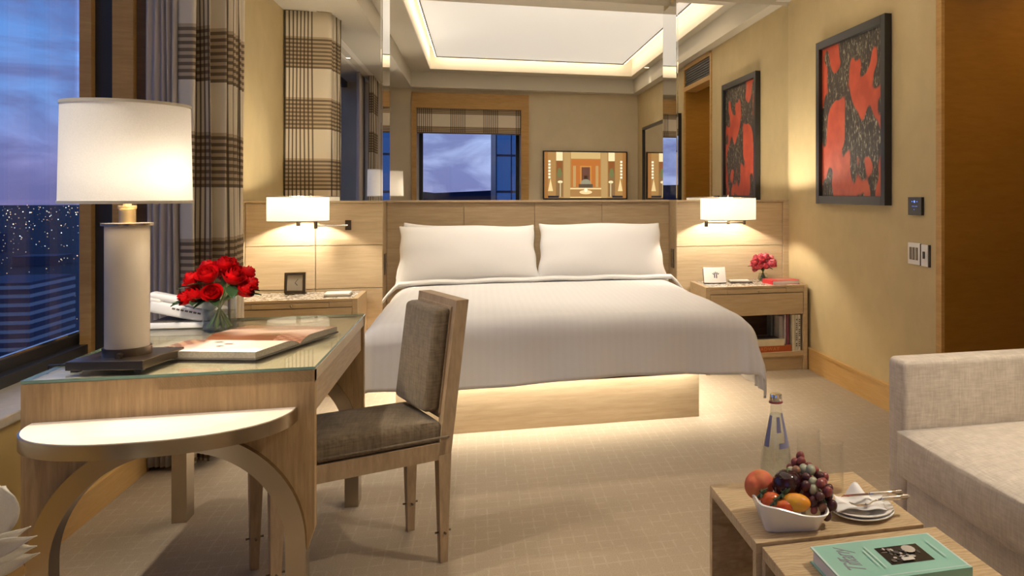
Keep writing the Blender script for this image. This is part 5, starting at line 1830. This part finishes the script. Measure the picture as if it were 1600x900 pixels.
it += [(rect(0.37, 0.79, 0.56, THh), (0.62, 0.42, 0.17)), (rect(0.375, 0.785, 0.16, 0.55), ORG), (rect(0.40, 0.44, 0.16, 0.46), GOLD), (rect(0.72, 0.76, 0.16, 0.46), GOLD),
       (rect(0.50, 0.66, 0.16, 0.46), (0.58, 0.24, 0.05)), (rect(0.52, 0.64, 0.18, 0.44), (0.14, 0.055, 0.035)), (rect(0.555, 0.605, 0.20, 0.32), DKB),
       (ell(0.58, 0.22, 0.07, 0.05, 16), (0.30, 0.27, 0.18)), (rect(0.48, 0.68, 0.15, 0.20), (0.10, 0.07, 0.04)), (rect(0.36, 0.80, 0.125, 0.145), (0.85, 0.62, 0.30)),
       (rect(0.36, 0.80, 0.02, 0.125), (0.38, 0.19, 0.06)), (ell(0.58, 0.085, 0.09, 0.03, 16), (0.90, 0.65, 0.32)), (ell(0.58, 0.115, 0.025, 0.03, 12), (1.0, 0.88, 0.6)), (rect(0.36, 0.80, 0.004, 0.018), (0.80, 0.58, 0.25))]
flat_print('screen', it, TFm, M['screen'], tv, 0.0002)

fm = thing('framed_mirror', 'large black framed mirror on the wall behind the sofa, seen in reflection', 'mirror', (XR, 1.6, 0.9))
bm = new_bm()
y0, y1, z0, z1, fw = 0.75, 2.45, 0.92, 2.14, 0.035
for (a, b, c, d) in ((y0, y0 + fw, z0, z1), (y1 - fw, y1, z0, z1), (y0 + fw, y1 - fw, z0, z0 + fw), (y0 + fw, y1 - fw, z1 - fw, z1)):
    box(bm, XR - 0.04, XR - 0.001, a, b, c, d)
obj('frame', bm, M['black'], fm)
B('mirror_glass', M['mirror'], fm, XR - 0.02, XR - 0.012, y0 + fw, y1 - fw, z0 + fw, z1 - fw)

# ------------------------------------------------------------------ downlights added to brighten the desk, sofa and bed
def downlight(label, x, y, z, watts, spot=75, tilt=0.0):
    t = thing('added_downlight', label, 'ceiling light', (x, y, z))
    obj('trim_ring', lathe(new_bm(), [(0.032, 0), (0.042, 0), (0.042, -0.004), (0.032, -0.004)], (x, y, z), 28, closed=True), M['chrome'], t, smooth='auto')
    obj('lens', lathe(new_bm(), [(0, -0.001), (0.032, -0.001)], (x, y, z), 24), emit('added_lens', (1.0, 0.88, 0.70), 2.0), t)
    lamp_light('added_beam', 'SPOT', (x, y, z - 0.012), watts, t, 0.03, (1.0, 0.90, 0.77), spot=R(spot), rot=(0, R(-tilt), 0))
downlight('added ceiling downlight over the half-round desk flap', -1.33, 2.25, ZB, DOWN_W * 1.5, 60, 17)
downlight('added ceiling downlight over the open book on the desk', -1.33, 3.02, ZB, DOWN_W, 60, 17)
downlight('added ceiling downlight over the sofa', 2.09, 1.6, ZS, DOWN_W * 3.0, 85, -24)
downlight('added ceiling downlight over the bed on the desk side', -0.10, 5.15, ZS, BEDTOP_W, 80)
downlight('added ceiling downlight over the middle of the bed', 0.39, 5.15, ZS, BEDTOP_W, 80)
downlight('added ceiling downlight over the bed on the painting side', 0.88, 5.15, ZS, BEDTOP_W, 80)

# ------------------------------------------------------------------ white lilies in a floor vase at the edge of view
lv = thing('floor_vase', 'tall white floor vase holding white lilies at the picture edge', 'vase', (-0.905, 1.70, 0))
obj('body', lathe(new_bm(), [(0, 0), (0.055, 0), (0.07, 0.03), (0.075, 0.18), (0.055, 0.36), (0.04, 0.44), (0.045, 0.47), (0.038, 0.47), (0.034, 0.44), (0, 0.30)], (-0.905, 1.70, 0), 36), M['white'], lv, smooth='auto')
def lily(label, c, size, petals, bend):
    t = thing('white_lily', label, 'flower', (-0.905, 1.70, 0.31))
    obj('stem', tube(new_bm(), [(-0.905, 1.70, 0.31), (-0.903, 1.70, 0.46), (c[0] * 0.6 - 0.905 * 0.4, c[1], c[2] - 0.05), tuple(c)], 0.005, 8), M['stem'], t, smooth=True)
    for (d, l, wd, curl) in petals:
        d = Vector(d).normalized()
        side = d.cross(Vector((0, -1, 0.15))).normalized()
        nrm = side.cross(d)
        bm = new_bm()
        def fn(u, v):
            wv = wd * math.sqrt(max(0.0, 1 - (2 * v - 1) ** 2)) if wd > 0.03 else wd * (math.sin(pi * min(1, 0.08 + 0.92 * v) ** 0.8) ** 0.7) * (1 - v ** 6)
            return Vector(c) + d * l * v + side * (u - 0.5) * 2 * wv - nrm * curl * (v ** 2) * l + nrm * 0.25 * wd * (abs(u - 0.5) * 2) ** 2
        grid(bm, 8, 12, fn)
        obj('petal', bm, M['petal'], t, smooth=True, fix=False, solid=0.0015)
    obj('stamen', tube(new_bm(), [tuple(c), (c[0] + 0.02, c[1] - 0.02, c[2] + 0.03)], [0.002, 0.004], 6), M['brass'], t)
lily('white lily with one broad rounded petal at the picture edge', (-0.825, 1.70, 0.635), 0.1, [((0.30, 0, 0.65), 0.09, 0.046, 0.0), ((-0.6, -0.2, 0.5), 0.09, 0.04, 0.1), ((-0.2, 0.5, 0.8), 0.09, 0.04, 0.1)], 0)
lily('white lily with narrow pointed petals reaching towards the desk', (-0.83, 1.66, 0.610), 0.1, [((1.0, 0, 0.48), 0.105, 0.013, 0.05), ((1.0, -0.1, 0.30), 0.115, 0.016, 0.02), ((0.9, 0.2, 0.05), 0.10, 0.02, -0.05), ((-0.6, -0.2, 0.5), 0.09, 0.03, 0.1)], 0)
lily('lowest white lily with curling pale petals', (-0.84, 1.68, 0.570), 0.1, [((1.0, 0, 0.30), 0.120, 0.018, -0.06), ((0.8, -0.3, -0.1), 0.09, 0.022, 0.05), ((-0.6, -0.2, 0.4), 0.09, 0.03, 0.1)], 0)

# ================================================================== THE CITY BEYOND THE WINDOWS
rnd = random.Random(21)
GZ = -130.0
mground = plain('night_ground', (0.010, 0.017, 0.035), 0.9, var=0.4, vscale=0.004)
bm = new_bm()
box(bm, -11500, -25, -11500, 11500, GZ - 5, GZ)
box(bm, -25, 11500, -11500, -30, GZ - 5, GZ)
struct('ground_city', bm, mground)
# low hills behind
bm = new_bm()
hp = []
for i in range(41):
    x = -9000 + i * 450
    hp.append((x, 60 + 55 * math.sin(i * 0.7) * math.sin(i * 0.23 + 1) + 20 * math.sin(i * 1.9)))
prism(bm, [(-9000, GZ)] + hp + [(9000, GZ)], -9400, -9000, 'y')
struct('hills', bm, plain('dark_hills', (0.012, 0.022, 0.06), 0.9))
# city light points: countless
verts, faces, cols = [], [], []
def dot(x, y, z, s, c):
    b0 = len(verts)
    verts.extend([(x - s, y, z), (x + s, y, z), (x, y - s, z), (x, y + s, z), (x, y, z - s), (x, y, z + s)])
    for f in ((0, 2, 5), (2, 1, 5), (1, 3, 5), (3, 0, 5), (0, 2, 4), (2, 1, 4), (1, 3, 4), (3, 0, 4)):
        faces.append(tuple(b0 + k for k in f))
        cols.append(c)
for k in range(6500):
    dist = 500 * (20 ** (rnd.random() ** 0.7))
    if k % 5 < 3:
        a = rnd.uniform(R(95), R(165))
    else:
        a = rnd.uniform(R(230), R(310))
    x, y = dist * math.cos(a), dist * math.sin(a)
    if x > -60 and y > -100:
        continue
    c = rnd.choice(((1.0, 0.75, 0.4), (1.0, 0.9, 0.7), (0.75, 0.9, 1.0), (1.0, 0.55, 0.25)))
    g = rnd.choice((0.25, 0.4, 0.7, 2.2))
    dot(x, y, GZ + rnd.uniform(4, 35), dist * rnd.uniform(0.00022, 0.0006), tuple(q * g for q in c))
me = bpy.data.meshes.new('city_lights')
me.from_pydata(verts, [], faces)
ca = me.color_attributes.new('Col', 'FLOAT_COLOR', 'CORNER')
for p, c in zip(me.polygons, cols):
    for li in p.loop_indices:
        ca.data[li].color = c4(c)
me.materials.append(attr_mat('city_light_glow', strength=1.6))
o = bpy.data.objects.new('city_lights', me)
COL.objects.link(o)
tag(o, 'scattered points of city light in the dusk below', 'lights', kind='stuff')
mb = [plain('dusk_facade_%d' % i, c, 0.7) for i, c in enumerate(((0.03, 0.045, 0.09), (0.045, 0.06, 0.11), (0.06, 0.08, 0.13)))]
mband = emit('pale_floor_band', (0.06, 0.10, 0.19), 0.4)
mlit = emit('lit_window', (1.0, 0.8, 0.5), 0.8)
# buildings beyond the left window
def building(label, x, y, wx, wy, h, mat_, bands=0, wins=0, group=None):
    t = thing('building', label, 'building', (x, y, GZ), group)
    B('walls', mat_, t, x - wx / 2, x + wx / 2, y - wy / 2, y + wy / 2, GZ, GZ + h)
    for k in range(bands):
        z = GZ + h - 4 - k * 5.5
        B('floor_band', mband, t, x - wx / 2 - 0.3, x + wx / 2 + 0.3, y - wy / 2 - 0.3, y + wy / 2 + 0.3, z, z + 2.2)
    for k in range(wins):
        yy = y + rnd.uniform(-wy / 2 + 2, wy / 2 - 2)
        zz = GZ + rnd.uniform(h * 0.3, h - 4)
        B('lit_window', mlit, t, x + wx / 2, x + wx / 2 + 0.4, yy - 0.8, yy + 0.8, zz, zz + 1.6)
building('mid-rise building with pale floor bands below the left window', -290, 640, 40, 60, 76, mb[1], bands=9)
building('tall dark tower nearest the left window', -420, 760, 30, 34, 128, mb[0], wins=6)
building('long low building with a pale roof below the left window', -215, 500, 60, 40, 36, mb[2], bands=3)
taken = [(-290, 640), (-420, 760), (-215, 500)]
for k in range(22):
    while True:
        a = rnd.uniform(R(108), R(136))
        dist = rnd.uniform(700, 2800)
        if all((dist * math.cos(a) - p) ** 2 + (dist * math.sin(a) - q) ** 2 > 105 ** 2 for p, q in taken):
            break
    taken.append((dist * math.cos(a), dist * math.sin(a)))
    building('dim distant building among the city lights outside the left window', dist * math.cos(a), dist * math.sin(a), rnd.uniform(25, 70), rnd.uniform(25, 70), rnd.uniform(15, 60), rnd.choice(mb), wins=3, group='distant city buildings')
# glass tower seen through the rear window in the mirror
tw = thing('glass_tower', 'tall blue glass tower outside the far window, seen in the mirror', 'building', (14.5, -75, GZ))
mtw = plain('tower_core', (0.012, 0.03, 0.08), 0.4)
B('core', mtw, tw, 1.4, 28, -90, -61, GZ, 70)
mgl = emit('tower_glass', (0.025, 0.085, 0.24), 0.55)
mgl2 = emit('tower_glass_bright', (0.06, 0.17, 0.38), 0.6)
pm = {}
for (key, mt) in (('a', mgl), ('b', mgl2)):
    bm = box(new_bm(), 0, 1.15, -0.25, 0, 0, 2.9)
    me = bpy.data.meshes.new('glass_panel')
    bm.to_mesh(me)
    bm.free()
    me.materials.append(mt)
    pm[key] = me
for ix in range(8):
    for iz in range(22):
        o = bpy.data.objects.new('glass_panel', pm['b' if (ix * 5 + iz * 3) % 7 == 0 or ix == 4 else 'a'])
        COL.objects.link(o)
        attach(o, tw)
        o.matrix_basis = Matrix.Translation((1.5 + ix * 1.25, -60.75, -14 + iz * 3.1))
